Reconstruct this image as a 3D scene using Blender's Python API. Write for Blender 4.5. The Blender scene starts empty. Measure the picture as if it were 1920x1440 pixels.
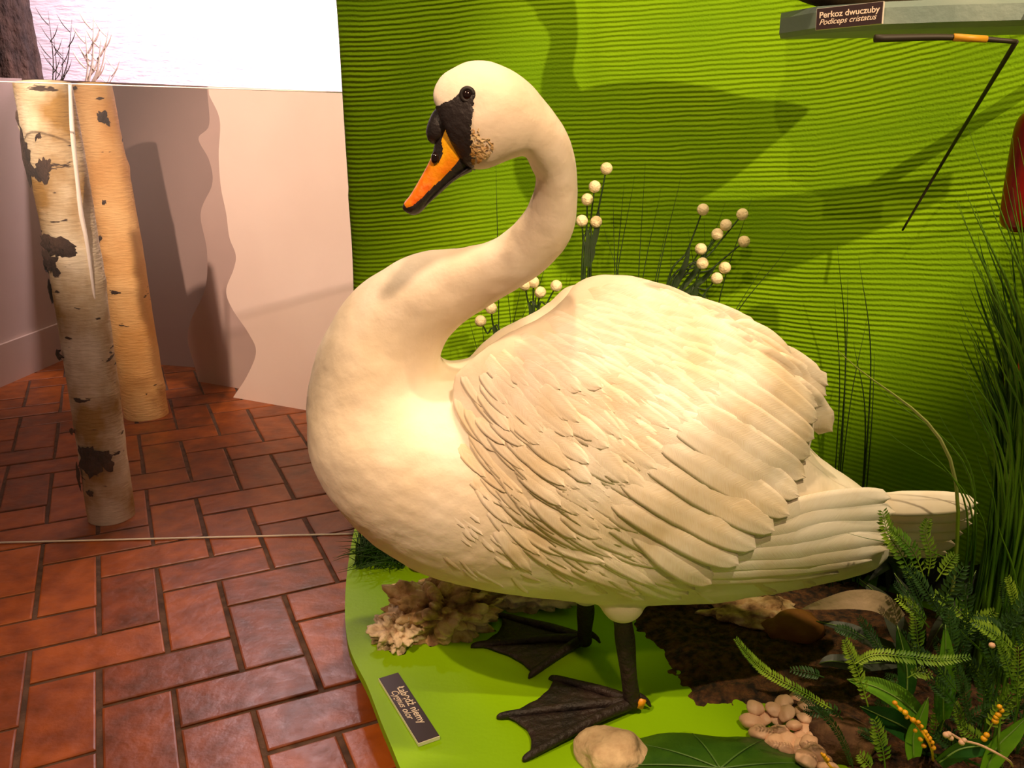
import bpy, bmesh, math, random
import numpy as np
from mathutils import Vector, Matrix, noise
from mathutils.bvhtree import BVHTree

S = bpy.context.scene
COL = S.collection
random.seed(7)

# ------------------------------------------------------------------ camera, world, light, exposure
F = 1600.0
PITCH = math.radians(17)
CAM = Vector((0, 0, 1.05))
cd = bpy.data.cameras.new('camera')
cd.sensor_width = 36
cd.lens = 36 * F / 1920
cd.clip_start = 0.02
cam = bpy.data.objects.new('camera', cd)
cam.location = CAM
cam.rotation_euler = (math.radians(90) - PITCH, 0, 0)
COL.objects.link(cam)
S.camera = cam
S.view_settings.view_transform = 'Standard'
S.view_settings.look = 'None'
S.view_settings.gamma = 1
S.view_settings.use_curve_mapping = False
S.view_settings.exposure = 0.38

W = bpy.data.worlds.new('room_fill')
S.world = W
W.use_nodes = True
W.node_tree.nodes['Background'].inputs[0].default_value = (1.0, 0.72, 0.50, 1)
W.node_tree.nodes['Background'].inputs[1].default_value = 0.075

def spot(name, loc, target, power, color, size_deg, blend, radius):
    d = bpy.data.lights.new(name, 'SPOT')
    d.energy = power
    d.color = color
    d.spot_size = math.radians(size_deg)
    d.spot_blend = blend
    d.shadow_soft_size = radius
    o = bpy.data.objects.new(name, d)
    o.location = loc
    o.rotation_euler = (Vector(target) - Vector(loc)).to_track_quat('-Z', 'Y').to_euler()
    COL.objects.link(o)
    return o

WARM = (1.0, 0.69, 0.42)
spot('spot_or_added_fill', (0.05, 0.98, 2.85), (0.20, 1.45, 0.50), 90, WARM, 70, 0.6, 0.05)
spot('spot_or_added_fill', (-0.95, 0.15, 2.50), (-0.10, 1.00, 0.10), 120, WARM, 21, 0.5, 0.02)  # added narrow lamp, lights only the platform front around the sign
spot('spot_or_added_fill', (0.70, 0.10, 2.60), (0.42, 1.04, 0.10), 105, (1.0, 0.76, 0.46), 28, 0.6, 0.02)  # added lamp to brighten platform and plants at the front right
spot('spot_or_added_fill', (-0.95, 0.10, 2.45), (-0.10, 1.20, 0.84), 46, (1.0, 0.68, 0.45), 21, 0.9, 0.09)
spot('spot_or_added_fill', (0.42, -0.55, 2.25), (0.08, 1.2, 0.80), 165, (1.0, 0.65, 0.40), 23, 0.9, 0.08)  # added warm fill on the swan from the camera side
spot('spot_or_added_fill', (1.50, -0.40, 2.37), (0.60, 1.80, 1.06), 215, WARM, 28, 0.5, 0.012)
spot('spot_or_added_fill', (-0.30, -0.40, 2.20), (0.55, 1.85, 1.10), 45, WARM, 32, 0.6, 0.012)
spot('spot_or_added_fill', (-1.0, 3.3, 1.80), (-0.80, 1.45, 0.10), 34, (1.0, 0.80, 0.84), 42, 0.9, 0.05)
spot('spot_or_added_fill', (-0.95, 0.2, 2.35), (-0.85, 3.1, 0.78), 440, (1.0, 0.75, 0.61), 32, 0.8, 0.03)
spot('spot_or_added_fill', (-1.85, 2.3, 2.7), (-1.45, 3.7, 0.75), 62, (1.0, 0.76, 0.68), 60, 0.9, 0.15)  # added soft fill to lift the dim boards at the back
spot('spot_or_added_fill', (-0.9, 3.9, 2.9), (-1.0, 4.95, 1.9), 520, (1.0, 0.78, 0.86), 130, 0.8, 0.08)
spot('spot_or_added_fill', (-1.5, 0.1, 2.6), (-0.95, 1.2, 0.0), 60, (1.0, 0.50, 0.18), 34, 0.9, 0.05)

# ------------------------------------------------------------------ helpers
FW = Vector((0, math.cos(PITCH), -math.sin(PITCH)))
UP = Vector((0, math.sin(PITCH), math.cos(PITCH)))
RT = Vector((1, 0, 0))
def ray(x, y):
    return FW + RT * ((x - 960) / F) - UP * ((y - 720) / F)
def G(x, y, z=0.0):
    r = ray(x, y)
    return CAM + r * ((z - CAM.z) / r.z)
def P(x, y, Y):
    r = ray(x, y)
    return CAM + r * (Y / r.y)

def tag(o, label=None, cat=None, group=None, kind=None):
    if label: o['label'] = label
    if cat: o['category'] = cat
    if group: o['group'] = group
    if kind: o['kind'] = kind
    return o

ORI = {}
def empty(name, loc, label=None, cat=None, group=None):
    o = bpy.data.objects.new(name, None)
    o.empty_display_size = 0.05
    o.location = loc
    COL.objects.link(o)
    ORI[o.name] = Vector(loc)
    return tag(o, label, cat, group)

def mk(name, verts, faces, mats, parent=None, smooth=True, midx=None, loc=None, uv=None):
    """link one mesh object; verts in world space"""
    if parent is not None: org = ORI[parent.name]
    elif loc is not None: org = Vector(loc)
    else: org = Vector((0, 0, 0))
    me = bpy.data.meshes.new(name)
    me.from_pydata([(v[0] - org[0], v[1] - org[1], v[2] - org[2]) for v in verts], [], faces)
    if not isinstance(mats, (list, tuple)): mats = [mats]
    for m in mats: me.materials.append(m)
    if midx is not None: me.polygons.foreach_set('material_index', midx)
    if smooth: me.polygons.foreach_set('use_smooth', [True] * len(me.polygons))
    if uv is not None:
        l = me.uv_layers.new(name='UVMap')
        vi = np.empty(len(me.loops), dtype=np.int32)
        me.loops.foreach_get('vertex_index', vi)
        l.data.foreach_set('uv', np.asarray(uv, dtype=np.float32)[vi].ravel())
    me.update()
    o = bpy.data.objects.new(name, me)
    COL.objects.link(o)
    if parent is not None: o.parent = parent
    elif loc is not None: o.location = loc
    ORI[o.name] = org
    return o

class MB:
    def __init__(s): s.v = []; s.f = []; s.m = []; s.uv = []
    def add(s, vf, mi=0):
        n = len(s.v)
        if len(vf) > 2: s.uv += vf[2]
        s.v += [tuple(a) for a in vf[0]]
        s.f += [tuple(i + n for i in q) for q in vf[1]]
        s.m += [mi] * len(vf[1])
        return s
    def build(s, name, mats, parent=None, smooth=True, loc=None):
        return mk(name, s.v, s.f, mats, parent, smooth, s.m, loc, s.uv if len(s.uv) == len(s.v) else None)

def box(c, d, rot=None, bevel=0.0):
    bm = bmesh.new()
    bmesh.ops.create_cube(bm, size=1)
    for v in bm.verts: v.co = Vector((v.co.x * d[0], v.co.y * d[1], v.co.z * d[2]))
    if bevel: bmesh.ops.bevel(bm, geom=bm.edges[:] + bm.verts[:], offset=bevel, segments=2, affect='EDGES')
    M = rot if rot is not None else Matrix.Identity(3)
    bm.verts.ensure_lookup_table()
    v = [M @ w.co + Vector(c) for w in bm.verts]
    f = [[w.index for w in q.verts] for q in bm.faces]
    bm.free()
    return v, f

def catmull(pts, n):
    """resample a list of equal-length tuples through Catmull-Rom to n samples"""
    p = np.array(pts, float)
    k = len(p)
    e = np.vstack([2 * p[0] - p[1], p, 2 * p[-1] - p[-2]])
    out = []
    for t in np.linspace(0, k - 1, n):
        i = min(int(t), k - 2); u = t - i
        a, b, c, d = e[i], e[i + 1], e[i + 2], e[i + 3]
        out.append(0.5 * ((2 * b) + (c - a) * u + (2 * a - 5 * b + 4 * c - d) * u * u + (3 * b - a - 3 * c + d) * u ** 3))
    return np.array(out)

def tube(pts, rad, n=8, seg=None, flat=1.0):
    if seg:
        r = rad if hasattr(rad, '__len__') else [rad] * len(pts)
        q = catmull([tuple(p) + (x,) for p, x in zip(pts, r)], seg)
        pts = [Vector(a[:3]) for a in q]; rad = [max(a[3], 1e-5) for a in q]
    else:
        pts = [Vector(p) for p in pts]
        if not hasattr(rad, '__len__'): rad = [rad] * len(pts)
    v = []; f = []
    t0 = (pts[1] - pts[0]).normalized()
    a = t0.orthogonal().normalized()
    for i, p in enumerate(pts):
        t = (pts[min(i + 1, len(pts) - 1)] - pts[max(i - 1, 0)]).normalized()
        a = (a - t * a.dot(t)).normalized()
        b = t.cross(a)
        for k in range(n):
            th = 2 * math.pi * k / n
            v.append(p + (a * math.cos(th) + b * math.sin(th) * flat) * rad[i])
    for i in range(len(pts) - 1):
        for k in range(n):
            f.append((i * n + k, i * n + (k + 1) % n, (i + 1) * n + (k + 1) % n, (i + 1) * n + k))
    f.append(tuple(range(n - 1, -1, -1)))
    m = (len(pts) - 1) * n
    f.append(tuple(range(m, m + n)))
    return v, f

def ball(c, r, sub=2, scale=(1, 1, 1)):
    bm = bmesh.new()
    bmesh.ops.create_icosphere(bm, subdivisions=sub, radius=r)
    v = [Vector((w.co.x * scale[0], w.co.y * scale[1], w.co.z * scale[2])) + Vector(c) for w in bm.verts]
    f = [[w.index for w in q.verts] for q in bm.faces]
    bm.free()
    return v, f

def prism(poly, z0, z1):
    n = len(poly)
    v = [(p[0], p[1], z0) for p in poly] + [(p[0], p[1], z1) for p in poly]
    f = [tuple(range(n - 1, -1, -1)), tuple(range(n, 2 * n))]
    f += [(i, (i + 1) % n, (i + 1) % n + n, i + n) for i in range(n)]
    return v, f

# ------------------------------------------------------------------ materials
def lin(c):
    return tuple((x / 255 / 12.92 if x / 255 <= 0.04045 else ((x / 255 + 0.055) / 1.055) ** 2.4) for x in c) + (1,)

def mat(name, c1, c2=None, scale=8, rough=0.6, bump=0.0, bscale=60, metal=0, spec=0.5, stretch=None,
        c3=None, sss=0.0, coat=0, detail=6, lo=0.35, hi=0.65, bdist=0.01, sheen=0):
    m = bpy.data.materials.new(name)
    m.use_nodes = True
    nt = m.node_tree; N = nt.nodes; L = nt.links
    b = N['Principled BSDF']
    b.inputs['Roughness'].default_value = rough
    b.inputs['Metallic'].default_value = metal
    b.inputs['Specular IOR Level'].default_value = spec
    b.inputs['Coat Weight'].default_value = coat
    if sheen: b.inputs['Sheen Weight'].default_value = sheen
    if sss:
        b.inputs['Subsurface Weight'].default_value = sss
        b.inputs['Subsurface Radius'].default_value = (0.02, 0.012, 0.006)
        b.inputs['Subsurface Scale'].default_value = 0.5
    tc = N.new('ShaderNodeTexCoord')
    mp = N.new('ShaderNodeMapping')
    if stretch: mp.inputs['Scale'].default_value = stretch
    L.new(tc.outputs['Object'], mp.inputs['Vector'])
    if c2:
        n = N.new('ShaderNodeTexNoise')
        n.inputs['Scale'].default_value = scale
        n.inputs['Detail'].default_value = detail
        L.new(mp.outputs[0], n.inputs['Vector'])
        r = N.new('ShaderNodeValToRGB')
        r.color_ramp.elements[0].position = lo; r.color_ramp.elements[0].color = lin(c1)
        r.color_ramp.elements[1].position = hi; r.color_ramp.elements[1].color = lin(c2)
        if c3:
            e = r.color_ramp.elements.new(0.5 * (lo + hi)); e.color = lin(c3)
        L.new(n.outputs['Fac'], r.inputs['Fac'])
        L.new(r.outputs['Color'], b.inputs['Base Color'])
    else:
        b.inputs['Base Color'].default_value = lin(c1)
    if bump:
        n2 = N.new('ShaderNodeTexNoise')
        n2.inputs['Scale'].default_value = bscale
        n2.inputs['Detail'].default_value = 5
        L.new(mp.outputs[0], n2.inputs['Vector'])
        bp = N.new('ShaderNodeBump')
        bp.inputs['Strength'].default_value = bump
        bp.inputs['Distance'].default_value = bdist
        L.new(n2.outputs['Fac'], bp.inputs['Height'])
        L.new(bp.outputs[0], b.inputs['Normal'])
    return m

def fabric_mat():
    m = bpy.data.materials.new('ribbed_green_fabric')
    m.use_nodes = True
    nt = m.node_tree; N = nt.nodes; L = nt.links
    b = N['Principled BSDF']
    b.inputs['Roughness'].default_value = 0.85
    b.inputs['Specular IOR Level'].default_value = 0.15
    tc = N.new('ShaderNodeTexCoord')
    sp = N.new('ShaderNodeSeparateXYZ')
    L.new(tc.outputs['UV'], sp.inputs[0])
    # ribs run along u; they waver with low noise
    n = N.new('ShaderNodeTexNoise'); n.inputs['Scale'].default_value = 7; n.inputs['Detail'].default_value = 4
    mp = N.new('ShaderNodeMapping'); mp.inputs['Scale'].default_value = (1, 2.0, 1)
    L.new(tc.outputs['UV'], mp.inputs[0]); L.new(mp.outputs[0], n.inputs['Vector'])
    a = N.new('ShaderNodeMath'); a.operation = 'MULTIPLY_ADD'
    a.inputs[1].default_value = 0.012; L.new(n.outputs['Fac'], a.inputs[0]); L.new(sp.outputs['Y'], a.inputs[2])
    s = N.new('ShaderNodeMath'); s.operation = 'MULTIPLY'; s.inputs[1].default_value = 2 * math.pi / 0.0102
    L.new(a.outputs[0], s.inputs[0])
    sn = N.new('ShaderNodeMath'); sn.operation = 'SINE'; L.new(s.outputs[0], sn.inputs[0])
    # rib amplitude varies over the cloth
    n3 = N.new('ShaderNodeTexNoise'); n3.inputs['Scale'].default_value = 3.2; n3.inputs['Detail'].default_value = 3
    L.new(mp.outputs[0], n3.inputs['Vector'])
    amp = N.new('ShaderNodeMapRange'); amp.inputs[1].default_value = 0.3; amp.inputs[2].default_value = 0.65
    amp.inputs[3].default_value = 0.25; amp.inputs[4].default_value = 1.0
    L.new(n3.outputs['Fac'], amp.inputs[0])
    mu = N.new('ShaderNodeMath'); mu.operation = 'MULTIPLY'; L.new(sn.outputs[0], mu.inputs[0]); L.new(amp.outputs[0], mu.inputs[1])
    n2 = N.new('ShaderNodeTexNoise'); n2.inputs['Scale'].default_value = 260; n2.inputs['Detail'].default_value = 3
    L.new(tc.outputs['UV'], n2.inputs['Vector'])
    h = N.new('ShaderNodeMath'); h.operation = 'MULTIPLY_ADD'; h.inputs[1].default_value = 0.9
    L.new(n2.outputs['Fac'], h.inputs[0]); L.new(mu.outputs[0], h.inputs[2])
    bp = N.new('ShaderNodeBump'); bp.inputs['Strength'].default_value = 0.62; bp.inputs['Distance'].default_value = 0.0022
    L.new(h.outputs[0], bp.inputs['Height']); L.new(bp.outputs[0], b.inputs['Normal'])
    r = N.new('ShaderNodeValToRGB')
    r.color_ramp.elements[0].position = 0.3; r.color_ramp.elements[0].color = lin((112, 160, 4))
    r.color_ramp.elements[1].position = 0.7; r.color_ramp.elements[1].color = lin((134, 180, 6))
    L.new(n3.outputs['Fac'], r.inputs['Fac']); L.new(r.outputs['Color'], b.inputs['Base Color'])
    return m

def feather_mat():
    m = bpy.data.materials.new('cream_feather')
    m.use_nodes = True
    nt = m.node_tree; N = nt.nodes; L = nt.links
    b = N['Principled BSDF']
    b.inputs['Roughness'].default_value = 0.65
    b.inputs['Specular IOR Level'].default_value = 0.2
    b.inputs['Sheen Weight'].default_value = 0.1
    tc = N.new('ShaderNodeTexCoord')
    mp = N.new('ShaderNodeMapping'); mp.inputs['Scale'].default_value = (0.8, 26, 1)
    L.new(tc.outputs['UV'], mp.inputs[0])
    n = N.new('ShaderNodeTexNoise'); n.inputs['Scale'].default_value = 2.0; n.inputs['Detail'].default_value = 3
    L.new(mp.outputs[0], n.inputs['Vector'])
    n2 = N.new('ShaderNodeTexNoise'); n2.inputs['Scale'].default_value = 9; n2.inputs['Detail'].default_value = 4
    L.new(tc.outputs['Object'], n2.inputs['Vector'])
    ad = N.new('ShaderNodeMath'); ad.operation = 'MULTIPLY_ADD'; ad.inputs[1].default_value = 0.30
    L.new(n.outputs['Fac'], ad.inputs[0]); L.new(n2.outputs['Fac'], ad.inputs[2])
    r = N.new('ShaderNodeValToRGB')
    r.color_ramp.elements[0].position = 0.48; r.color_ramp.elements[0].color = lin((230, 210, 174))
    r.color_ramp.elements[1].position = 0.80; r.color_ramp.elements[1].color = lin((252, 243, 226))
    L.new(ad.outputs[0], r.inputs['Fac']); L.new(r.outputs['Color'], b.inputs['Base Color'])
    bp = N.new('ShaderNodeBump'); bp.inputs['Strength'].default_value = 0.22; bp.inputs['Distance'].default_value = 0.0015
    L.new(n.outputs['Fac'], bp.inputs['Height']); L.new(bp.outputs[0], b.inputs['Normal'])
    return m

def tile_mat():
    m = bpy.data.materials.new('terracotta_tile')
    m.use_nodes = True
    nt = m.node_tree; N = nt.nodes; L = nt.links
    b = N['Principled BSDF']
    at = N.new('ShaderNodeAttribute'); at.attribute_name = 'tilevar'
    tc = N.new('ShaderNodeTexCoord')
    n = N.new('ShaderNodeTexNoise'); n.inputs['Scale'].default_value = 16; n.inputs['Detail'].default_value = 8
    L.new(tc.outputs['Object'], n.inputs['Vector'])
    ad = N.new('ShaderNodeMath'); ad.operation = 'MULTIPLY_ADD'; ad.inputs[1].default_value = 0.32
    L.new(at.outputs['Fac'], ad.inputs[0]); L.new(n.outputs['Fac'], ad.inputs[2])
    r = N.new('ShaderNodeValToRGB'); cr = r.color_ramp
    cr.elements[0].position = 0.30; cr.elements[0].color = lin((92, 46, 12))
    cr.elements[1].position = 0.9; cr.elements[1].color = lin((176, 90, 26))
    e = cr.elements.new(0.6); e.color = lin((138, 66, 16))
    L.new(ad.outputs[0], r.inputs['Fac']); L.new(r.outputs['Color'], b.inputs['Base Color'])
    n2 = N.new('ShaderNodeTexNoise'); n2.inputs['Scale'].default_value = 30; n2.inputs['Detail'].default_value = 7
    L.new(tc.outputs['Object'], n2.inputs['Vector'])
    mr = N.new('ShaderNodeMapRange'); mr.inputs[3].default_value = 0.26; mr.inputs[4].default_value = 0.52
    L.new(n2.outputs['Fac'], mr.inputs[0]); L.new(mr.outputs[0], b.inputs['Roughness'])
    bp = N.new('ShaderNodeBump'); bp.inputs['Strength'].default_value = 0.35; bp.inputs['Distance'].default_value = 0.006
    L.new(n2.outputs['Fac'], bp.inputs['Height']); L.new(bp.outputs[0], b.inputs['Normal'])
    b.inputs['Specular IOR Level'].default_value = 0.6
    return m

def birch_mat(name, base1, base2, spot_amt):
    m = bpy.data.materials.new(name)
    m.use_nodes = True
    nt = m.node_tree; N = nt.nodes; L = nt.links
    b = N['Principled BSDF']; b.inputs['Roughness'].default_value = 0.75
    tc = N.new('ShaderNodeTexCoord')
    def nz(scale, sc, det=5):
        mp = N.new('ShaderNodeMapping'); mp.inputs['Scale'].default_value = sc
        L.new(tc.outputs['Object'], mp.inputs[0])
        n = N.new('ShaderNodeTexNoise'); n.inputs['Scale'].default_value = scale; n.inputs['Detail'].default_value = det
        L.new(mp.outputs[0], n.inputs['Vector']); return n
    n1 = nz(6, (1, 1, 0.8))
    r1 = N.new('ShaderNodeValToRGB')
    r1.color_ramp.elements[0].position = 0.38; r1.color_ramp.elements[0].color = lin(base1)
    r1.color_ramp.elements[1].position = 0.62; r1.color_ramp.elements[1].color = lin(base2)
    L.new(n1.outputs['Fac'], r1.inputs['Fac'])
    n2 = nz(14, (1, 1, 3.2), 4)
    r2 = N.new('ShaderNodeValToRGB')
    r2.color_ramp.elements[0].position = spot_amt; r2.color_ramp.elements[0].color = (0, 0, 0, 1)
    r2.color_ramp.elements[1].position = spot_amt + 0.03; r2.color_ramp.elements[1].color = (1, 1, 1, 1)
    L.new(n2.outputs['Fac'], r2.inputs['Fac'])
    mx = N.new('ShaderNodeMix'); mx.data_type = 'RGBA'
    L.new(r2.outputs['Color'], mx.inputs[0]); L.new(r1.outputs['Color'], mx.inputs[6])
    mx.inputs[7].default_value = lin((58, 40, 26))
    L.new(mx.outputs[2], b.inputs['Base Color'])
    n3 = nz(30, (1, 1, 5), 6)
    bp = N.new('ShaderNodeBump'); bp.inputs['Strength'].default_value = 0.6; bp.inputs['Distance'].default_value = 0.006
    L.new(n3.outputs['Fac'], bp.inputs['Height']); L.new(bp.outputs[0], b.inputs['Normal'])
    return m

def acrylic_mat():
    m = bpy.data.materials.new('clear_acrylic')
    m.use_nodes = True
    nt = m.node_tree; N = nt.nodes; L = nt.links
    N.remove(N['Principled BSDF'])
    out = N['Material Output']
    t = N.new('ShaderNodeBsdfTransparent'); t.inputs[0].default_value = (0.90, 0.88, 0.84, 1)
    g = N.new('ShaderNodeBsdfGlossy'); g.inputs['Roughness'].default_value = 0.03
    fr = N.new('ShaderNodeFresnel'); fr.inputs[0].default_value = 1.45
    d = N.new('ShaderNodeBsdfDiffuse'); d.inputs[0].default_value = (0.9, 0.85, 0.8, 1)
    m1 = N.new('ShaderNodeMixShader'); m1.inputs[0].default_value = 0.035
    L.new(t.outputs[0], m1.inputs[1]); L.new(d.outputs[0], m1.inputs[2])
    m2 = N.new('ShaderNodeMixShader')
    L.new(fr.outputs[0], m2.inputs[0]); L.new(m1.outputs[0], m2.inputs[1]); L.new(g.outputs[0], m2.inputs[2])
    L.new(m2.outputs[0], out.inputs[0])
    return m

M = {}
M['fabric'] = fabric_mat()
M['tile'] = tile_mat()
M['grout'] = mat('dark_grout', (70, 50, 40), (105, 78, 62), 30, 0.9, 0.3, 80)
M['birch'] = birch_mat('yellowed_birch_bark', (160, 122, 52), (240, 226, 190), 0.66)
M['birch2'] = birch_mat('golden_birch_bark', (216, 160, 88), (232, 186, 120), 0.69)
M['darkbark'] = mat('dark_rough_bark', (38, 26, 18), (78, 56, 42), 12, 0.9, 1.0, 40, stretch=(1, 1, 0.5), bdist=0.03)
M['rim_light'] = mat('white_rim_light', (250, 240, 225), rough=0.6)  # white of a rim light, put into a strip of its own
M['cutwood'] = mat('sawn_wood', (150, 110, 66), (190, 150, 100), 20, 0.8, 0.3, 60)
M['farwall'] = mat('wrinkled_white_paper_wall', (240, 226, 234), (248, 238, 242), 3, 0.8, 0.4, 10, stretch=(1, 1, 4.5), bdist=0.03)
M['partition'] = mat('pinkish_plaster', (206, 184, 172), (212, 190, 178), 2, 0.75, 0.08, 20)
M['shaded_wall'] = mat('shade_grey_wall', (150, 126, 118), (158, 134, 126), 2, 0.7, 0.05, 20)  # grey tone puts the back wall's shade into its colour
M['board_shaded'] = mat('half_shade_board', (186, 160, 150), (194, 168, 156), 2, 0.7, 0.05, 20)  # board tone darkened to carry a half shadow in the colour
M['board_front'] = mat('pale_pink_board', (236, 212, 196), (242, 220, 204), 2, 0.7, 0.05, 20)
M['acrylic'] = acrylic_mat()
M['acryledge'] = mat('polished_acrylic_edge', (250, 240, 225), rough=0.25, spec=0.8)
M['platform'] = mat('bright_green_paint', (136, 184, 2), (144, 192, 4), 5, 0.5, 0.05, 120, spec=0.25)
M['plinth'] = mat('shade_black_plinth', (18, 14, 10), rough=0.8)  # near-black puts the shade under the overhanging rim into the colour
M['plume'] = mat('cream_white_plumage', (232, 216, 188), (250, 240, 222), 7, 0.8, 0.35, 34, spec=0.15,
                 c3=(244, 230, 206), bdist=0.006, sheen=0.15)
M['feather'] = feather_mat()
M['headplume'] = M['plume']
M['stain'] = mat('golden_stained_down', (206, 152, 74), (240, 214, 164), 50, 0.8, 0.8, 180, spec=0.15)
M['black'] = mat('black_leathery_skin', (30, 26, 26), (46, 40, 40), 20, 0.5, 0.3, 120)
M['billorange'] = mat('orange_bill', (232, 104, 10), (252, 186, 20), 16, 0.4, 0.2, 120, c3=(246, 152, 14), lo=.40, hi=.58)
M['foot'] = mat('dark_brown_black_skin', (26, 18, 16), (46, 30, 24), 25, 0.6, 0.6, 90)
M['eye'] = mat('dark_glass_eye', (26, 8, 4), rough=0.08, coat=1)
M['eyering'] = mat('black_eye_ring', (28, 22, 20), rough=0.6)
M['tag'] = mat('orange_yellow_tag', (240, 160, 30), rough=0.4)
M['board'] = mat('blue_grey_shelf', (112, 134, 128), (140, 156, 146), 6, 0.45, 0.15, 60)
M['sign'] = mat('dark_brown_sign_face', (52, 34, 38), rough=0.45)
M['letters'] = mat('cream_lettering', (245, 225, 205), rough=0.6)
M['rock'] = mat('porous_tan_rock', (110, 80, 52), (236, 206, 164), 20, 0.95, 1.0, 50, c3=(196, 158, 112), lo=0.36, hi=0.60)
M['rockwhite'] = mat('porous_white_rock', (150, 118, 84), (240, 218, 186), 30, 0.95, 1.0, 60, lo=0.3, hi=0.55)
M['stone'] = mat('beige_speckled_stone', (176, 146, 112), (206, 178, 142), 40, 0.85, 0.5, 60)
M['brownrock'] = mat('brown_rough_rock', (66, 42, 24), (128, 92, 62), 18, 0.95, 0.9, 50)
M['amber'] = mat('amber_brown_stone', (118, 72, 24), (160, 108, 44), 10, 0.8, 0.3, 50)
M['soil'] = mat('brown_peat_soil', (34, 20, 10), (104, 66, 34), 60, 0.95, 1.0, 90, bdist=0.02)
M['pebble'] = mat('pinkish_white_pebble', (206, 160, 128), (226, 190, 160), 12, 0.55, 0.2, 60)
M['mushroom'] = mat('brown_smooth_stone', (150, 102, 62), (168, 120, 78), 8, 0.7, 0.1, 60)
M['ball'] = mat('cream_foam_ball', (246, 226, 176), (252, 238, 200), 30, 0.7, 0.5, 160, spec=0.3)
M['darkstem'] = mat('dark_green_stem', (24, 46, 10), (38, 66, 16), 20, 0.6)
M['grass'] = mat('fresh_green_grass', (52, 96, 12), (108, 152, 28), 5, 0.5, spec=0.4)
M['grassbright'] = mat('yellow_green_blade', (132, 166, 30), (186, 186, 120), 4, 0.5)
M['grassdark'] = mat('deep_green_grass', (22, 58, 10), (52, 96, 20), 5, 0.5)
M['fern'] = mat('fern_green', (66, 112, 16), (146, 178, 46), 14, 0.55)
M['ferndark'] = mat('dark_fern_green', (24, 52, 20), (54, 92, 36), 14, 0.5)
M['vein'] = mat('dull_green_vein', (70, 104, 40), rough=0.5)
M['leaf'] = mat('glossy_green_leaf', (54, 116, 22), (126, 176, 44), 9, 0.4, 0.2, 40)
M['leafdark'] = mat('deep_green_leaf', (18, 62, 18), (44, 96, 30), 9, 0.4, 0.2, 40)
M['midrib'] = mat('pale_green_midrib', (130, 160, 80), rough=0.5)
M['silverleaf'] = mat('silvery_brown_leaf', (150, 130, 104), (176, 152, 122), 12, 0.6, 0.2, 60)
M['greyleaf'] = mat('grey_green_leaf', (58, 66, 56), (86, 92, 80), 12, 0.5, 0.2, 60)
M['leafblack'] = mat('blackish_green_leaf', (12, 24, 8), (26, 44, 16), 9, 0.5, 0.2, 40)
M['lily'] = mat('dark_lily_pad_green', (32, 66, 14), (62, 98, 22), 8, 0.35, 0.3, 30)
M['yellow'] = mat('yellow_orange_blossom', (226, 150, 12), (242, 180, 24), 40, 0.5)
M['pinkbud'] = mat('pale_pink_bud', (226, 180, 150), rough=0.6)
M['red'] = mat('dark_red_gloss', (96, 6, 2), (136, 12, 4), 10, 0.3, 0.1, 40)
M['orangered'] = mat('orange_red_gloss', (190, 60, 12), (214, 84, 20), 10, 0.4)
M['reed'] = mat('dark_reed', (40, 34, 14), rough=0.6)
M['reedyellow'] = mat('yellow_reed', (206, 150, 30), rough=0.5)
M['dryreed'] = mat('pale_dry_reed', (214, 196, 176), (190, 170, 140), 20, 0.7)
M['grebe'] = mat('brown_white_bird_plumage', (70, 48, 30), (150, 116, 80), 12, 0.8, 0.5, 90)
M['baseboard'] = mat('pink_white_baseboard', (206, 184, 170), rough=0.6)

# ------------------------------------------------------------------ floor: herringbone terracotta
def build_floor():
    a = math.radians(25)
    u = Vector((math.cos(a), math.sin(a), 0)); v = Vector((-math.sin(a), math.cos(a), 0))
    w = 0.13; g = 0.0052
    V = []; Fc = []; mi = []; tv = []
    R = random.Random(3)
    for i in range(-22, 30):
        for j in range(-8, 44):
            c = (i + j + 1) % 4
            if c == 0: x0, y0, x1, y1 = i * w, j * w, (i + 2) * w, (j + 1) * w
            elif c == 2: x0, y0, x1, y1 = i * w, j * w, (i + 1) * w, (j + 2) * w
            else: continue
            ctr = u * ((x0 + x1) / 2) + v * ((y0 + y1) / 2)
            if not (-3.2 < ctr.x < 1.8 and -0.2 < ctr.y < 5.3): continue
            t = R.random(); dz = R.uniform(-0.0008, 0.0008)
            jt = [R.uniform(-0.0018, 0.0018) for _ in range(8)]
            n = len(V)
            for (inset, z) in ((g, -0.006), (g, -0.0018), (g + 0.0012, -0.0006), (g + 0.004, 0.0)):
                q = [(x0 + inset, y0 + inset), (x1 - inset, y0 + inset), (x1 - inset, y1 - inset), (x0 + inset, y1 - inset)]
                for k, (p0, p1) in enumerate(q):
                    p = u * (p0 + jt[2 * k]) + v * (p1 + jt[2 * k + 1])
                    V.append((p.x, p.y, z + dz))
            for l in range(3):
                for k in range(4):
                    Fc.append((n + l * 4 + k, n + l * 4 + (k + 1) % 4, n + l * 4 + 4 + (k + 1) % 4, n + l * 4 + 4 + k))
                    mi.append(0); tv.append(t)
            Fc.append((n + 12, n + 13, n + 14, n + 15)); mi.append(0); tv.append(t)
    n = len(V)
    V += [(-3.4, -0.5, -0.004), (1.9, -0.5, -0.004), (1.9, 5.5, -0.004), (-3.4, 5.5, -0.004)]
    Fc.append((n, n + 1, n + 2, n + 3)); mi.append(1); tv.append(0)
    o = mk('floor', V, Fc, [M['tile'], M['grout']], smooth=False, midx=mi)
    at = o.data.attributes.new('tilevar', 'FLOAT', 'FACE')
    at.data.foreach_set('value', tv)
    tag(o, kind='structure')
build_floor()

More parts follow.
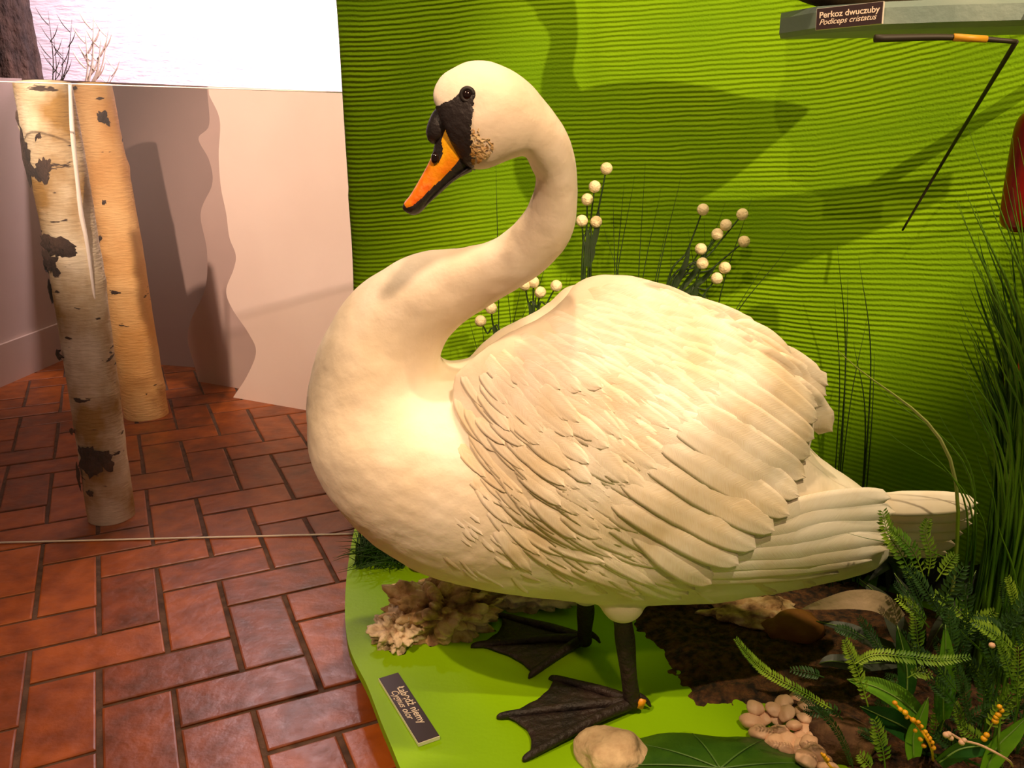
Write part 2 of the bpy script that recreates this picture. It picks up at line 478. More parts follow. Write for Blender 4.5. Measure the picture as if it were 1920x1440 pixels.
# ------------------------------------------------------------------ setting on the left
def top_at(p):
    """height of the line where the low partition ends, at ground point p"""
    pxl = 960.0
    for _ in range(6):
        y = 145 + 27 * pxl / 650
        q = P(pxl, y, p[1]); pxl += (p[0] - q.x) / max(p[1], .1) * F
    return P(pxl, y, p[1]).z - 0.001

def wall_seg(name, pts, thick, mat_, z0=0.0, ztop=None, label=None):
    V = []; Fc = []
    b = MB()
    for (p, q) in zip(pts[:-1], pts[1:]):
        p = Vector((p[0], p[1], 0)); q = Vector((q[0], q[1], 0))
        d = (q - p).normalized(); nrm = Vector((-d.y, d.x, 0)) * thick
        zt = ztop if ztop else (top_at(p), top_at(q))
        vs = []
        for (c, z) in ((p, zt[0]), (q, zt[1])):
            for off in (Vector((0, 0, 0)), nrm):
                vs.append((c.x + off.x, c.y + off.y, z0)); vs.append((c.x + off.x, c.y + off.y, z))
        f = [(0, 4, 5, 1), (2, 3, 7, 6), (0, 1, 3, 2), (4, 6, 7, 5), (1, 5, 7, 3), (0, 2, 6, 4)]
        b.add((vs, f))
    o = b.build(name, mat_, smooth=False)
    return o

tag(wall_seg('wall_left', [(-2.25, 2.3), (-2.09, 3.86)], 0.05, M['partition']), kind='structure')
tag(wall_seg('wall_back', [(-2.09, 3.86), (-0.10, 3.35)], 0.05, M['shaded_wall']), kind='structure')
tag(wall_seg('baseboard_left', [(-2.235, 2.3), (-2.075, 3.86)], 0.02, M['baseboard'], ztop=(0.17, 0.17)), kind='structure')
tag(mk('wall_far', *[[(-4.2, 5.0, -0.05), (2.2, 5.0, -0.05), (2.2, 5.0, 3.2), (-4.2, 5.0, 3.2),
      (-4.2, 5.1, -0.05), (2.2, 5.1, -0.05), (2.2, 5.1, 3.2), (-4.2, 5.1, 3.2)],
      [(0, 1, 2, 3), (5, 4, 7, 6), (3, 2, 6, 7), (0, 4, 5, 1), (1, 5, 6, 2), (4, 0, 3, 7)]], M['farwall'], smooth=False), kind='structure')

def shadow_edge_board(name, p0, p1, edge_px, Yref, m, label):
    """upright board whose left edge is waved along a shadow outline; p0-p1 its foot line on the floor"""
    p0 = Vector((p0[0], p0[1], 0)); p1 = Vector((p1[0], p1[1], 0))
    d = (p1 - p0).normalized(); nb = Vector((-d.y, d.x, 0)) * 0.012
    def hit(x, y):
        r = ray(x, y)
        n = Vector((d.y, -d.x, 0))
        t = (p0 - CAM).dot(n) / r.dot(n)
        return CAM + r * t
    q = [hit(*e) for e in edge_px]
    q = catmull([tuple(a) for a in q], len(q) * 5)
    q = [Vector(a) for a in q]
    q[0].z = 0.0
    top0 = q[-1]; zt = top_at(top0)
    poly = q + [Vector((top0.x, top0.y, zt)), Vector((p1.x, p1.y, top_at(p1))), Vector((p1.x, p1.y, 0))]
    n = len(poly)
    V = poly + [a + nb for a in poly]
    Fc = [tuple(range(n)), tuple(range(2 * n - 1, n - 1, -1))] + [(i, i + n, (i + 1) % n + n, (i + 1) % n) for i in range(n)]
    o = mk(name, V, Fc, m, smooth=False, loc=((p0 + p1) / 2))
    return tag(o, label, 'board', 'boards with wavy shadow outlines behind the birch logs')

shadow_edge_board('scenery_board', (-1.338, 3.473), (-0.10, 2.86),
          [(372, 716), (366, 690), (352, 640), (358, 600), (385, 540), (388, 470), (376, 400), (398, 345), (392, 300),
           (372, 260), (392, 235), (389, 175)], 3.4, M['board_shaded'], 'scenery board with shade put into its colour and wavy shadow outline, half hidden behind the pale pink board')
shadow_edge_board('scenery_board', (-1.121, 3.252), (-0.10, 2.76),
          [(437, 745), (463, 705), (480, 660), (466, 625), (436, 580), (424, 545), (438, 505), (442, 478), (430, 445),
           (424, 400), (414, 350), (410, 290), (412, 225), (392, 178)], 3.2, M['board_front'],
          'pale pink scenery board with a shadow outline as its wavy left edge, nearest the swan')

# acrylic screen
A0 = G(-260, 1026); A1 = G(694, 1002)
ac = empty('acrylic_screen', (A0 + A1) / 2, 'large clear acrylic screen standing on the tiles before the birch logs', 'screen')
def acr(inset=0.0):
    a, b = A0, A1
    n = Vector((-(b - a).y, (b - a).x, 0)).normalized() * 0.006
    za = P(-260, 138, A0.y).z; zb = P(672, 173.5, A1.y).z
    v = [a, b, b + n, a + n] + [Vector((a.x, a.y, za)), Vector((b.x, b.y, zb)), Vector((b.x, b.y, zb)) + n, Vector((a.x, a.y, za)) + n]
    f = [(0, 1, 5, 4), (1, 2, 6, 5), (2, 3, 7, 6), (3, 0, 4, 7)]
    return v, f, za, zb, n
v, f, za, zb, nn = acr()
mk('pane', v[:2] + v[4:6], [(0, 1, 3, 2)], M['acrylic'], ac, smooth=False)
b = MB()
b.add(tube([A0 + Vector((0, 0, 0.003)), A1 + Vector((0, 0, 0.003))], 0.0028, 6))
b.build('bottom_edge', M['acryledge'], ac)
b = MB()
b.add(tube([Vector((A0.x, A0.y, za)), Vector((A1.x, A1.y, zb))], 0.0015, 6))
b.build('top_edge', M['acryledge'], ac)

# birch logs
def log(name, foot, top, r0, r1, m, label, seed, group=None):
    e = empty(name, foot, label, 'log', group)
    R = random.Random(seed)
    n = 40; seg = 90
    foot = Vector(foot); top = Vector(top)
    ax = (top - foot); L_ = ax.length; ax.normalize()
    a = Vector((1, 0, 0)); a = (a - ax * a.dot(ax)).normalized(); bb = ax.cross(a)
    V = []; Fc = []
    knots = [(R.uniform(0.05, 0.95), R.uniform(0, 6.28), R.uniform(0.004, 0.010)) for _ in range(12)]
    for i in range(seg):
        t = i / (seg - 1)
        c = foot + ax * (L_ * t) + a * (0.006 * math.sin(t * 5 + seed))
        for k in range(n):
            th = 2 * math.pi * k / n
            r = r0 + (r1 - r0) * t
            r *= 1 + 0.035 * noise.noise(Vector((math.cos(th) * 1.5 + seed, math.sin(th) * 1.5, t * 7))) \
                 + 0.02 * noise.noise(Vector((math.cos(th) * 6, math.sin(th) * 6 + seed, t * 30)))
            for (kt, kth, kh) in knots:
                d2 = ((t - kt) * L_ / 0.022) ** 2 + (math.atan2(math.sin(th - kth), math.cos(th - kth)) / 0.4) ** 2
                r += kh * math.exp(-d2)
            V.append(c + (a * math.cos(th) + bb * math.sin(th)) * r)
    for i in range(seg - 1):
        for k in range(n):
            Fc.append((i * n + k, i * n + (k + 1) % n, (i + 1) * n + (k + 1) % n, (i + 1) * n + k))
    # level the foot
    for k in range(n): V[k] = Vector((V[k].x, V[k].y, 0.001))
    mk('bark', V, Fc, m, e)
    for nm, base in (('cut_foot', 0), ('cut_top', (seg - 1) * n)):
        ring = V[base:base + n]
        c = sum(ring, Vector()) / n
        mk(nm, ring + [c + (ax * 0.002 if base else Vector((0, 0, 0)))], [(k, (k + 1) % n, n) for k in range(n)], M['cutwood'], e, smooth=False)
    return e, foot, ax, a, bb, L_
f1 = G(192, 990); f1.y += 0.05; t1 = P(82, 157, f1.y + 0.12)
E1 = log('birch_log', (f1.x, f1.y + 0.02, 0), t1, 0.060, 0.068, M['birch'],
    'nearer white birch log with dark patches, standing close behind the acrylic screen', 5)
f2 = G(268, 786); t2 = P(172, 160, 3.15)
E2 = log('birch_log', (f2.x, f2.y + 0.05, 0), t2, 0.078, 0.066, M['birch2'],
    'farther golden birch log with small dark knots, leaning behind the nearer log', 11)
# dark bark scars / collars on the logs
def scars(E, lst):
    e, foot, ax, a, bb, L_ = E
    for (x, y, w, h, seed) in lst:
        # point on log front for the pixel: intersect with plane through the axis facing the camera
        r = ray(x, y)
        nrm = Vector((0, -1, 0))
        p = CAM + r * ((foot - CAM).dot(nrm) / r.dot(nrm))
        # shift along axis lean
        for _ in range(3):
            t = (p - foot).dot(ax)
            q = foot + ax * t
            p = CAM + r * ((q - CAM).dot(nrm) / r.dot(nrm))
        t = (p - foot).dot(ax); q = foot + ax * t
        off = (p - q).dot(a)
        rr = 0.070
        ph = math.acos(max(-1, min(1, off / rr)))
        rd = 0.0735
        R = random.Random(seed)
        nb = 44
        rim = []
        def surf(dth, dt, rad):
            th = -(ph + dth) if bb.y > 0 else (ph + dth)
            return foot + ax * (t + dt) + (a * math.cos(th) + bb * math.sin(th)) * rad
        V = []; Fc = []
        rings = [1.0, 0.66, 0.33]
        for ri, s in enumerate(rings):
            for k in range(nb):
                an = 2 * math.pi * k / nb
                wob = 1 + 0.55 * noise.noise(Vector((math.cos(an) * 1.8 + seed, math.sin(an) * 1.8, 0))) + 0.40 * noise.noise(Vector((math.cos(an) * 6 + seed, math.sin(an) * 6, 3)))
                sk = 0.9 * math.sin(an) * (1 if seed % 2 else -1)
                V.append(surf((math.cos(an) * wob * s + sk * 0.4) * w / rr, math.sin(an) * wob * s * h, rd - 0.004 + 0.004 * (1 - s) + (0.0 if ri == 0 else 0.002)))
        V.append(surf(0, 0, rd + 0.002))
        for ri in range(2):
            for k in range(nb):
                Fc.append((ri * nb + k, ri * nb + (k + 1) % nb, (ri + 1) * nb + (k + 1) % nb, (ri + 1) * nb + k))
        for k in range(nb): Fc.append((2 * nb + k, 2 * nb + (k + 1) % nb, 3 * nb))
        mk('bark_scar', V, Fc, M['darkbark'], e)
scars(E1, [(62, 300, 0.042, 0.060, 1), (105, 320, 0.02, 0.03, 2), (135, 460, 0.055, 0.034, 3), (75, 500, 0.012, 0.02, 4),
           (122, 660, 0.028, 0.014, 5), (150, 800, 0.022, 0.010, 6), (198, 850, 0.042, 0.042, 7), (160, 885, 0.016, 0.040, 8), (120, 490, 0.030, 0.030, 15),
           (50, 225, 0.006, 0.02, 9), (100, 257, 0.010, 0.012, 10), (95, 545, 0.012, 0.03, 12), (190, 910, 0.01, 0.01, 13)])
scars(E2, [(160, 325, 0.045, 0.020, 21), (190, 450, 0.05, 0.016, 22), (238, 545, 0.035, 0.012, 23), (278, 740, 0.042, 0.036, 24),
           (208, 225, 0.02, 0.024, 25), (155, 170, 0.014, 0.006, 26), (180, 355, 0.008, 0.008, 27), (212, 380, 0.007, 0.008, 28), (262, 690, 0.03, 0.008, 29)])
# rim light on the near log, modelled as a pale strip
e, foot, ax, a, bb, L_ = E1
pp = []
for (x, y) in [(131, 158), (136, 250), (144, 330), (152, 400), (162, 450), (172, 520), (180, 580)]:
    pp.append(P(x, y, foot.y + 0.02))
b = MB(); b.add(tube(pp, [0.004, 0.006, 0.005, 0.006, 0.005, 0.004, 0.002], 8, 40, 0.6)); b.build('rim_light_strip', M['rim_light'], e)

# dark trunk beyond the partition
def dark_trunk():
    c = P(22, 100, 4.45); c.z = 0
    V = []; Fc = []; n = 60; seg = 80
    for i in range(seg):
        z = 2.6 * i / (seg - 1)
        for k in range(n):
            th = 2 * math.pi * k / n
            r = 0.165 * (1 + 0.08 * noise.noise(Vector((math.cos(th) * 3, math.sin(th) * 3, z * 3))) + 0.06 * noise.noise(Vector((math.cos(th) * 9, math.sin(th) * 9, z * 14))))
            V.append((c.x - 0.04 * z + math.cos(th) * r, c.y + math.sin(th) * r, z))
    for i in range(seg - 1):
        for k in range(n): Fc.append((i * n + k, i * n + (k + 1) % n, (i + 1) * n + (k + 1) % n, (i + 1) * n + k))
    o = mk('tree_trunk', V, Fc, M['darkbark'], loc=(c.x, c.y, 0))
    tag(o, 'dark brown rough-barked tree trunk in the top left corner before the bright wall', 'tree trunk')
dark_trunk()

# dry reeds beyond the partition
def reeds(name, px0, Y, tips, label, m):
    base = P(px0, 150, Y); base.z = 0
    e = empty(name, base, label, 'reeds', 'dry reeds before the bright wall')
    b = MB()
    for (x, y, r) in tips:
        t = P(x, y, Y)
        mid = P(px0 + (x - px0) * 0.25, 190, Y); 
        b.add(tube([base + Vector((random.uniform(-.02, .02), random.uniform(-.02, .02), 0)), Vector((mid.x, Y, 0.7)), mid, (mid + t) / 2 + Vector((0.01, 0, 0)), t], [r * 1.4, r * 1.2, r, r * .8, r * .2], 6, 24))
        for k in range(4):
            q = mid.lerp(t, 0.3 + 0.18 * k); sd = (-1) ** k
            b.add(tube([q, q + Vector((0.03 * sd, 0, 0.035)), q + Vector((0.055 * sd, 0, 0.085))], [r * .7, r * .8, r * .15], 5, 7, 0.5))
    b.build('stems', m, e)
reeds('dry_reed', 105, 4.6, [(90, 20, .003), (135, 35, .003), (100, 60, .0025), (118, 88, .003)], 'thin dark dry reeds rising beside the dark trunk', M['reed'])
reeds('dry_reed', 162, 4.4, [(175, 30, .006), (205, 45, .004), (190, 70, .007), (160, 60, .006), (225, 120, .003)], 'thicker pale dry reed bunch above the golden birch log', M['dryreed'])

# ------------------------------------------------------------------ green fabric backdrop
PLAN = [(-0.355, 2.02), (-0.352, 1.915), (-0.20, 1.90), (0.0, 1.915), (0.2, 1.91), (0.40, 1.88), (0.60, 1.81), (0.78, 1.70), (0.95, 1.54), (1.12, 1.34), (1.30, 1.08), (1.5, 0.8)]
planc = catmull(PLAN, 160)
def fabric():
    z0, z1 = 0.101, 2.2
    rows = 120
    V = []; UV = []; Fc = []
    s = 0
    for i, p in enumerate(planc):
        if i: s += math.hypot(*(p - planc[i - 1]))
        j0 = max(i - 1, 0); j1 = min(i + 1, len(planc) - 1)
        d = planc[j1] - planc[j0]; d = d / np.linalg.norm(d)
        nx, ny = d[1], -d[0]
        for j in range(rows):
            z = z0 + (z1 - z0) * j / (rows - 1)
            w = 0.006 * math.sin(s * 16 + 1.3 * math.sin(z * 2)) * (0.4 + 0.6 * (z < 0.9)) + 0.012 * noise.noise(Vector((s * 3, z * 2.4, 4)))
            # vertical gather line near the middle
            w += -0.006 * math.exp(-((s - 0.62) / 0.02) ** 2) * (1 if z > 0.8 else 0.4)
            V.append((p[0] + nx * w, p[1] + ny * w, z))
            sag = 0.10 * math.exp(-((s - 0.10) / 0.28) ** 2) * 0.55 + 0.06 * math.sin(s * 2.2 + 0.4) * (z - 0.6)
            if s > 1.1: sag -= 0.10 * (s - 1.1) * (z - 0.5) * 2
            UV.append((s, z + sag))
    for i in range(len(planc) - 1):
        for j in range(rows - 1):
            Fc.append((i * rows + j, (i + 1) * rows + j, (i + 1) * rows + j + 1, i * rows + j + 1))
    o = mk('fabric_backdrop', V, Fc, M['fabric'], uv=UV, loc=(0.3, 1.9, 0.1))
    tag(o, 'bright green ribbed fabric backdrop hanging behind the swan', 'fabric backdrop')
fabric()

# ------------------------------------------------------------------ platform
edge = [(-0.36, 2.25), (-0.385, 2.0), (-0.383, 1.86), (-0.356, 1.62), (-0.315, 1.42), (-0.253, 1.279), (-0.20, 1.15), (-0.12, 0.98), (0.02, 0.80), (0.25, 0.66), (0.6, 0.60), (1.1, 0.62), (1.7, 0.72), (1.75, 1.5), (1.7, 2.25)]
ec = catmull(edge, 90)
pl = empty('display_platform', (0.5, 1.3, 0), 'low bright green painted platform with curved rim under the swan', 'platform')
mk('top_board', *prism([tuple(p) for p in ec][::-1][::-1], 0.080, 0.100), M['platform'], pl, smooth=False)
cx = np.array([0.6, 1.5])
inn = [(p[0] + (cx[0] - p[0]) * 0.06, p[1] + (cx[1] - p[1]) * 0.06) for p in ec]
mk('plinth', *prism(inn, 0.0, 0.080), M['plinth'], pl, smooth=False)
# ------------------------------------------------------------------ swan
YM = 1.27
HY = 1.02          # the head reaches towards the visitor
SW = empty('mute_swan', (0.12, YM, 0.10), 'large white mounted swan with curved neck and orange bill standing on the green platform', 'swan')

def loft(secs, n=40, nv=140, mirror=False):
    """secs: (ax, ay, bx, by, halfwidth, Y) pixel pairs of the side outline -> closed tube"""
    rows = []
    for (ax_, ay_, bx_, by_, w, Y) in secs:
        a = P(ax_, ay_, Y); b = P(bx_, by_, Y)
        rows.append((a.x, a.z, b.x, b.z, w, Y))
    q = catmull(rows, nv)
    V = []; Fc = []
    for r in q:
        a = Vector((r[0], r[5], r[1])); b = Vector((r[2], r[5], r[3]))
        c = (a + b) / 2; h = (a - b) / 2
        for k in range(n):
            th = 2 * math.pi * k / n
            p = c + h * math.cos(th) + Vector((0, -1, 0)) * (r[4] * math.sin(th))
            V.append(p)
    for i in range(nv - 1):
        for k in range(n):
            Fc.append((i * n + k, i * n + (k + 1) % n, (i + 1) * n + (k + 1) % n, (i + 1) * n + k))
    Fc.append(tuple(range(n - 1, -1, -1)))
    Fc.append(tuple(range((nv - 1) * n, nv * n)))
    if mirror: V = [Vector((p.x, 2 * YM - p.y, p.z - FZ)) for p in V]
    return V, Fc

body_secs = [
 (830, 205, 858, 268, .012, HY),
 (811, 178, 872, 306, .028, HY),
 (830, 136, 903, 316, .041, HY),
 (882, 112, 936, 306, .048, HY),
 (935, 120, 966, 296, .050, HY + .005),
 (990, 152, 984, 292, .047, 1.035),
 (1034, 208, 990, 300, .041, 1.045),
 (1064, 256, 998, 318, .037, 1.06),
 (1081, 315, 1006, 338, .035, 1.08),
 (1084, 385, 998, 368, .036, 1.10),
 (1072, 445, 980, 402, .038, 1.12),
 (1042, 488, 952, 432, .040, 1.14),
 (1004, 520, 915, 452, .043, 1.16),
 (958, 550, 865, 463, .047, 1.18),
 (908, 580, 805, 469, .053, 1.20),
 (862, 612, 748, 486, .062, 1.215),
 (836, 640, 694, 518, .075, 1.235),
 (826, 665, 644, 570, .092, 1.25),
 (828, 680, 603, 645, .112, 1.26),
 (842, 690, 580, 740, .130, YM),
 (870, 690, 588, 850, .146, YM),
 (915, 670, 638, 938, .160, YM),
 (980, 640, 715, 1010, .172, YM),
 (1060, 610, 830, 1066, .180, YM),
 (1160, 590, 965, 1092, .182, YM),
 (1260, 610, 1110, 1110, .176, YM),
 (1360, 670, 1250, 1114, .160, YM),
 (1450, 760, 1390, 1102, .132, YM),
 (1530, 850, 1520, 1082, .100, YM),
 (1600, 905, 1610, 1062, .070, YM),
 (1650, 935, 1655, 1045, .035, YM),
]
wing_secs = [
 (850, 705, 845, 830, .006, YM - .125),
 (890, 668, 862, 900, .028, YM - .132),
 (945, 630, 920, 970, .052, YM - .136),
 (1005, 598, 985, 1010, .068, YM - .135),
 (1050, 566, 1040, 1035, .078, YM - .128),
 (1085, 530, 1085, 1048, .085, YM - .120),
 (1140, 516, 1140, 1058, .088, YM - .112),
 (1210, 522, 1205, 1062, .086, YM - .106),
 (1300, 560, 1290, 1055, .076, YM - .098),
 (1390, 612, 1370, 1030, .062, YM - .086),
 (1460, 664, 1440, 985, .044, YM - .072),
 (1508, 722, 1485, 920, .026, YM - .058),
 (1528, 765, 1512, 850, .010, YM - .048),
]
FZ = 0.050     # the far wing is held a little lower
def build_body():
    b = MB()
    b.add(loft(body_secs, 48, 260))
    b.add(loft(wing_secs, 36, 90))
    b.add(loft(wing_secs, 36, 90, True))
    # thigh tufts
    for (x, y, Y, r) in ((1168, 1125, 1.205, .034), (1100, 1098, 1.335, .032)):
        c = P(x, y, Y)
        b.add(ball(c, r, 3, (1.1, 1.0, 1.15)))
        b.add(ball(c + Vector((0.0, 0.01, 0.05)), r * 1.6, 3))
    me = bpy.data.meshes.new('tmp'); me.from_pydata([tuple(v) for v in b.v], [], b.f)
    o = bpy.data.objects.new('tmp', me); COL.objects.link(o)
    m = o.modifiers.new('r', 'REMESH'); m.mode = 'VOXEL'; m.voxel_size = 0.0036; m.use_smooth_shade = True
    m = o.modifiers.new('s', 'SMOOTH'); m.factor = 0.5; m.iterations = 8
    dg = bpy.context.evaluated_depsgraph_get()
    ev = o.evaluated_get(dg)
    me2 = bpy.data.meshes.new_from_object(ev)
    bpy.data.objects.remove(o); bpy.data.meshes.remove(me)
    nv = len(me2.vertices)
    co = np.empty(nv * 3); me2.vertices.foreach_get('co', co); co = co.reshape(-1, 3)
    no = np.empty(nv * 3); me2.vertices.foreach_get('normal', no); no = no.reshape(-1, 3)
    # soft plumage relief
    for i in range(nv):
        x, y, z = co[i]
        h = 0.0035 * noise.noise(Vector((x * 13, y * 13, z * 13))) + 0.0009 * noise.noise(Vector((x * 45, y * 45, z * 45)))
        co[i] += no[i] * h
    faces = [tuple(p.vertices) for p in me2.polygons]
    bpy.data.meshes.remove(me2)
    o = mk('body', co.tolist(), faces, M['plume'], SW)
    return o, co, faces
BODY, bco, bfaces = build_body()
BVH = BVHTree.FromPolygons([Vector(c) for c in bco], bfaces)
HINT = {}
def surf(x, z):
    """near-side plumage surface point and normal for a side-plane position"""
    h = BVH.ray_cast(Vector((x, 0.3, z)), Vector((0, 1, 0)))
    if h[0] is None: return None
    return h[0], h[1]

def pxs(x, y, Y=None):
    """pixel -> side-plane (X,Z) on the near-side surface (ray cast from the eye, else the wing plane)"""
    r = ray(x, y)
    h = BVH.ray_cast(CAM, r.normalized())
    if h[0] is not None and h[0].y < YM + 0.02: return h[0]
    return P(x, y, Y if Y else YM - 0.06)

def feather(root, tip, width, lift0, lift1, bend=0.0, nl=14, nw=7, droop=0.0, tipshape=2.6, rag=0.0, seed=0, taper=0.35, thick=0.0007, straight=False):
    """one feather as a shallow closed vane laid along the plumage surface"""
    A = Vector((root.x, 0, root.z)); B = Vector((tip.x, 0, tip.z))
    d = (B - A); L_ = d.length; d.normalize(); s = Vector((-d.z, 0, d.x))
    top = []; R = random.Random(seed)
    lastY = root.y
    grid = []
    Yc = []
    for i in range(nl + 1):
        t = i / nl
        c = A + d * (L_ * t) + s * (bend * L_ * math.sin(t * math.pi * 0.5) ** 2)
        hit = surf(c.x, c.z)
        if hit and hit[0].y < YM: y = hit[0].y
        else: y = None
        Yc.append(y)
    # extrapolate misses smoothly
    for i in range(nl + 1):
        if Yc[i] is None:
            if i >= 2 and Yc[i - 1] is not None:
                Yc[i] = Yc[i - 1] + max(-0.004, min(0.004, (Yc[i - 1] - Yc[i - 2])))
            else: Yc[i] = tip.y
    if straight:
        for i in range(nl + 1):
            l_ = root.y + (tip.y - root.y) * i / nl
            hh = surf((A + d * (L_ * i / nl)).x, (A + d * (L_ * i / nl)).z)
            Yc[i] = min(l_, hh[0].y) if hh and hh[0].y < YM else l_
        for _ in range(3): Yc = [Yc[0]] + [min(Yc[i], (Yc[i - 1] + Yc[i + 1]) / 2) for i in range(1, nl)] + [Yc[-1]]
    for i in range(nl + 1):
        t = i / nl
        c = A + d * (L_ * t) + s * (bend * L_ * math.sin(t * math.pi * 0.5) ** 2)
        prof = min(1.0, t / 0.14 + 0.02) ** .5 * (min(1.0, taper + (1 - taper) * (t / 0.45) ** 0.8) if t < 0.45 else 1.0) * (max(0.0, 1 - t ** (tipshape * 2.2))) ** 0.5
        hit0 = surf(c.x, c.z)
        row = []
        for j in range(nw):
            u = -1 + 2 * j / (nw - 1)
            rg = 1 + rag * (R.random() - 0.5) * (t > 0.75)
            p = c + s * (u * width * 0.5 * prof * rg)
            h = surf(p.x, p.z)
            if not straight and h and h[0].y < YM + 0.01 and abs(h[0].y - Yc[i]) < 0.03: y = 0.5 * h[0].y + 0.5 * Yc[i]; 
            else: y = Yc[i] + 0.004 * u * u
            camber = 0.0014 * (1 - u * u) * (width / 0.05) * min(1, L_ / .15)
            ridge = 0.0009 if abs(u) < 0.01 else 0.0
            y -= lift0 + (lift1 - lift0) * t + (camber + ridge) * min(1, t * 5) - 0.003 * max(0, 1 - t * 6)
            # trailing edge of vane sinks so neighbours overlap like shingles
            y += droop * (u + 1) * 0.5
            row.append(Vector((p.x, y, p.z)))
        grid.append(row)
    V = []; Fc = []
    for row in grid: V += row
    for row in grid: V += [p + Vector((0, thick, 0)) for p in row]
    n = (nl + 1) * nw
    for i in range(nl):
        for j in range(nw - 1):
            a = i * nw + j
            Fc.append((a, a + 1, a + nw + 1, a + nw))
            Fc.append((n + a, n + a + nw, n + a + nw + 1, n + a + 1))
    for i in range(nl):
        a = i * nw; Fc.append((a, a + nw, n + a + nw, n + a))
        a = i * nw + nw - 1; Fc.append((a + nw, a, n + a, n + a + nw))
    off = R.uniform(0, 50)
    UVs = []
    for lay in (0, 1):
        for i in range(nl + 1):
            for j in range(nw):
                u = -1 + 2 * j / (nw - 1)
                UVs.append((u + off, (i / nl) * L_ / 0.1 - 0.22 * abs(u) + off))
    return V, Fc, UVs

def flow(x, y):
    """direction in which the plumage lies (degrees below horizontal, in the photograph's sense)"""
    G_ = [(850, 720, 62), (930, 700, 48), (1000, 640, 18), (1100, 600, 8), (1150, 700, 28), (1250, 620, 15), (1300, 720, 28), (1400, 660, 28), (1500, 740, 52),
          (830, 860, 62), (900, 850, 50), (1000, 850, 42), (1100, 850, 36), (1200, 880, 31), (1400, 850, 30), (1450, 930, 26),
          (900, 960, 45), (1000, 1000, 32), (1150, 1020, 26), (1300, 1060, 16), (760, 950, 55), (700, 800, 80)]
    a = 0; w = 0
    for (gx, gy, g) in G_:
        q = 1 / (((gx - x) ** 2 + (gy - y) ** 2) + 900)
        a += q * g; w += q
    return a / w

def inpoly(x, y, poly):
    c = False; n = len(poly)
    for i in range(n):
        x0, y0 = poly[i]; x1, y1 = poly[(i + 1) % n]
        if (y0 > y) != (y1 > y) and x < (x1 - x0) * (y - y0) / (y1 - y0) + x0: c = not c
    return c

def mir(vf):
    return [Vector((p.x, 2 * YM - p.y, p.z - FZ)) for p in vf[0]], [tuple(reversed(f)) for f in vf[1]], vf[2]

# flight feathers: (root px, tip px, width m, lift)
flight = [
 ((1180, 985), (1340, 1082), .052, 2), ((1130, 925), (1392, 1040), .052, 3), ((1150, 890), (1424, 1008), .052, 4),
 ((1190, 850), (1458, 975), .052, 5), ((1215, 810), (1484, 942), .050, 6), ((1240, 775), (1500, 905), .048, 7),
 ((1270, 745), (1510, 868), .046, 8), ((1300, 715), (1520, 832), .042, 9), ((1330, 690), (1526, 800), .038, 10), ((1350, 655), (1534, 770), .036, 11), ((1370, 640), (1536, 748), .030, 12),
]
primaries = [((1330, 985), (1668, 938), .050, 0), ((1320, 1000), (1676, 965), .050, .7), ((1300, 1015), (1672, 992), .048, 1.4), ((1270, 1035), (1668, 1015), .046, 2.1),
             ((1240, 1055), (1660, 1034), .042, 2.8), ((1200, 1070), (1625, 1048), .036, 3.4), ((1160, 1075), (1560, 1066), .030, 4.0)]
def fmk(name, vf): return mk(name, vf[0], vf[1], M['feather'], SW, uv=vf[2])
def side_feathers():
    k = 0
    for (r, t, w, l) in primaries:
        A = pxs(*r); B = P(*t, YM - 0.062)
        A = Vector((A.x, A.y, A.z))
        vf = feather(A, B, w, 0.001, 0.004 + 0.0012 * l, 0.02, 22, 7, 0.002, 3.0, 0.0, k, 0.5, straight=True)
        fmk('primary_feather', vf); fmk('primary_feather', mir(vf)); k += 1
    for (r, t, w, l) in flight:
        A = pxs(*r); B = pxs(*t, YM - 0.058)
        vf = feather(A, B, w, 0.002 + 0.0002 * l, 0.009 + 0.0007 * l, -0.05, 20, 9, 0.004, 2.8, 0.0, k, 0.5)
        fmk('flight_feather', vf); fmk('flight_feather', mir(vf)); k += 1
side_feathers()

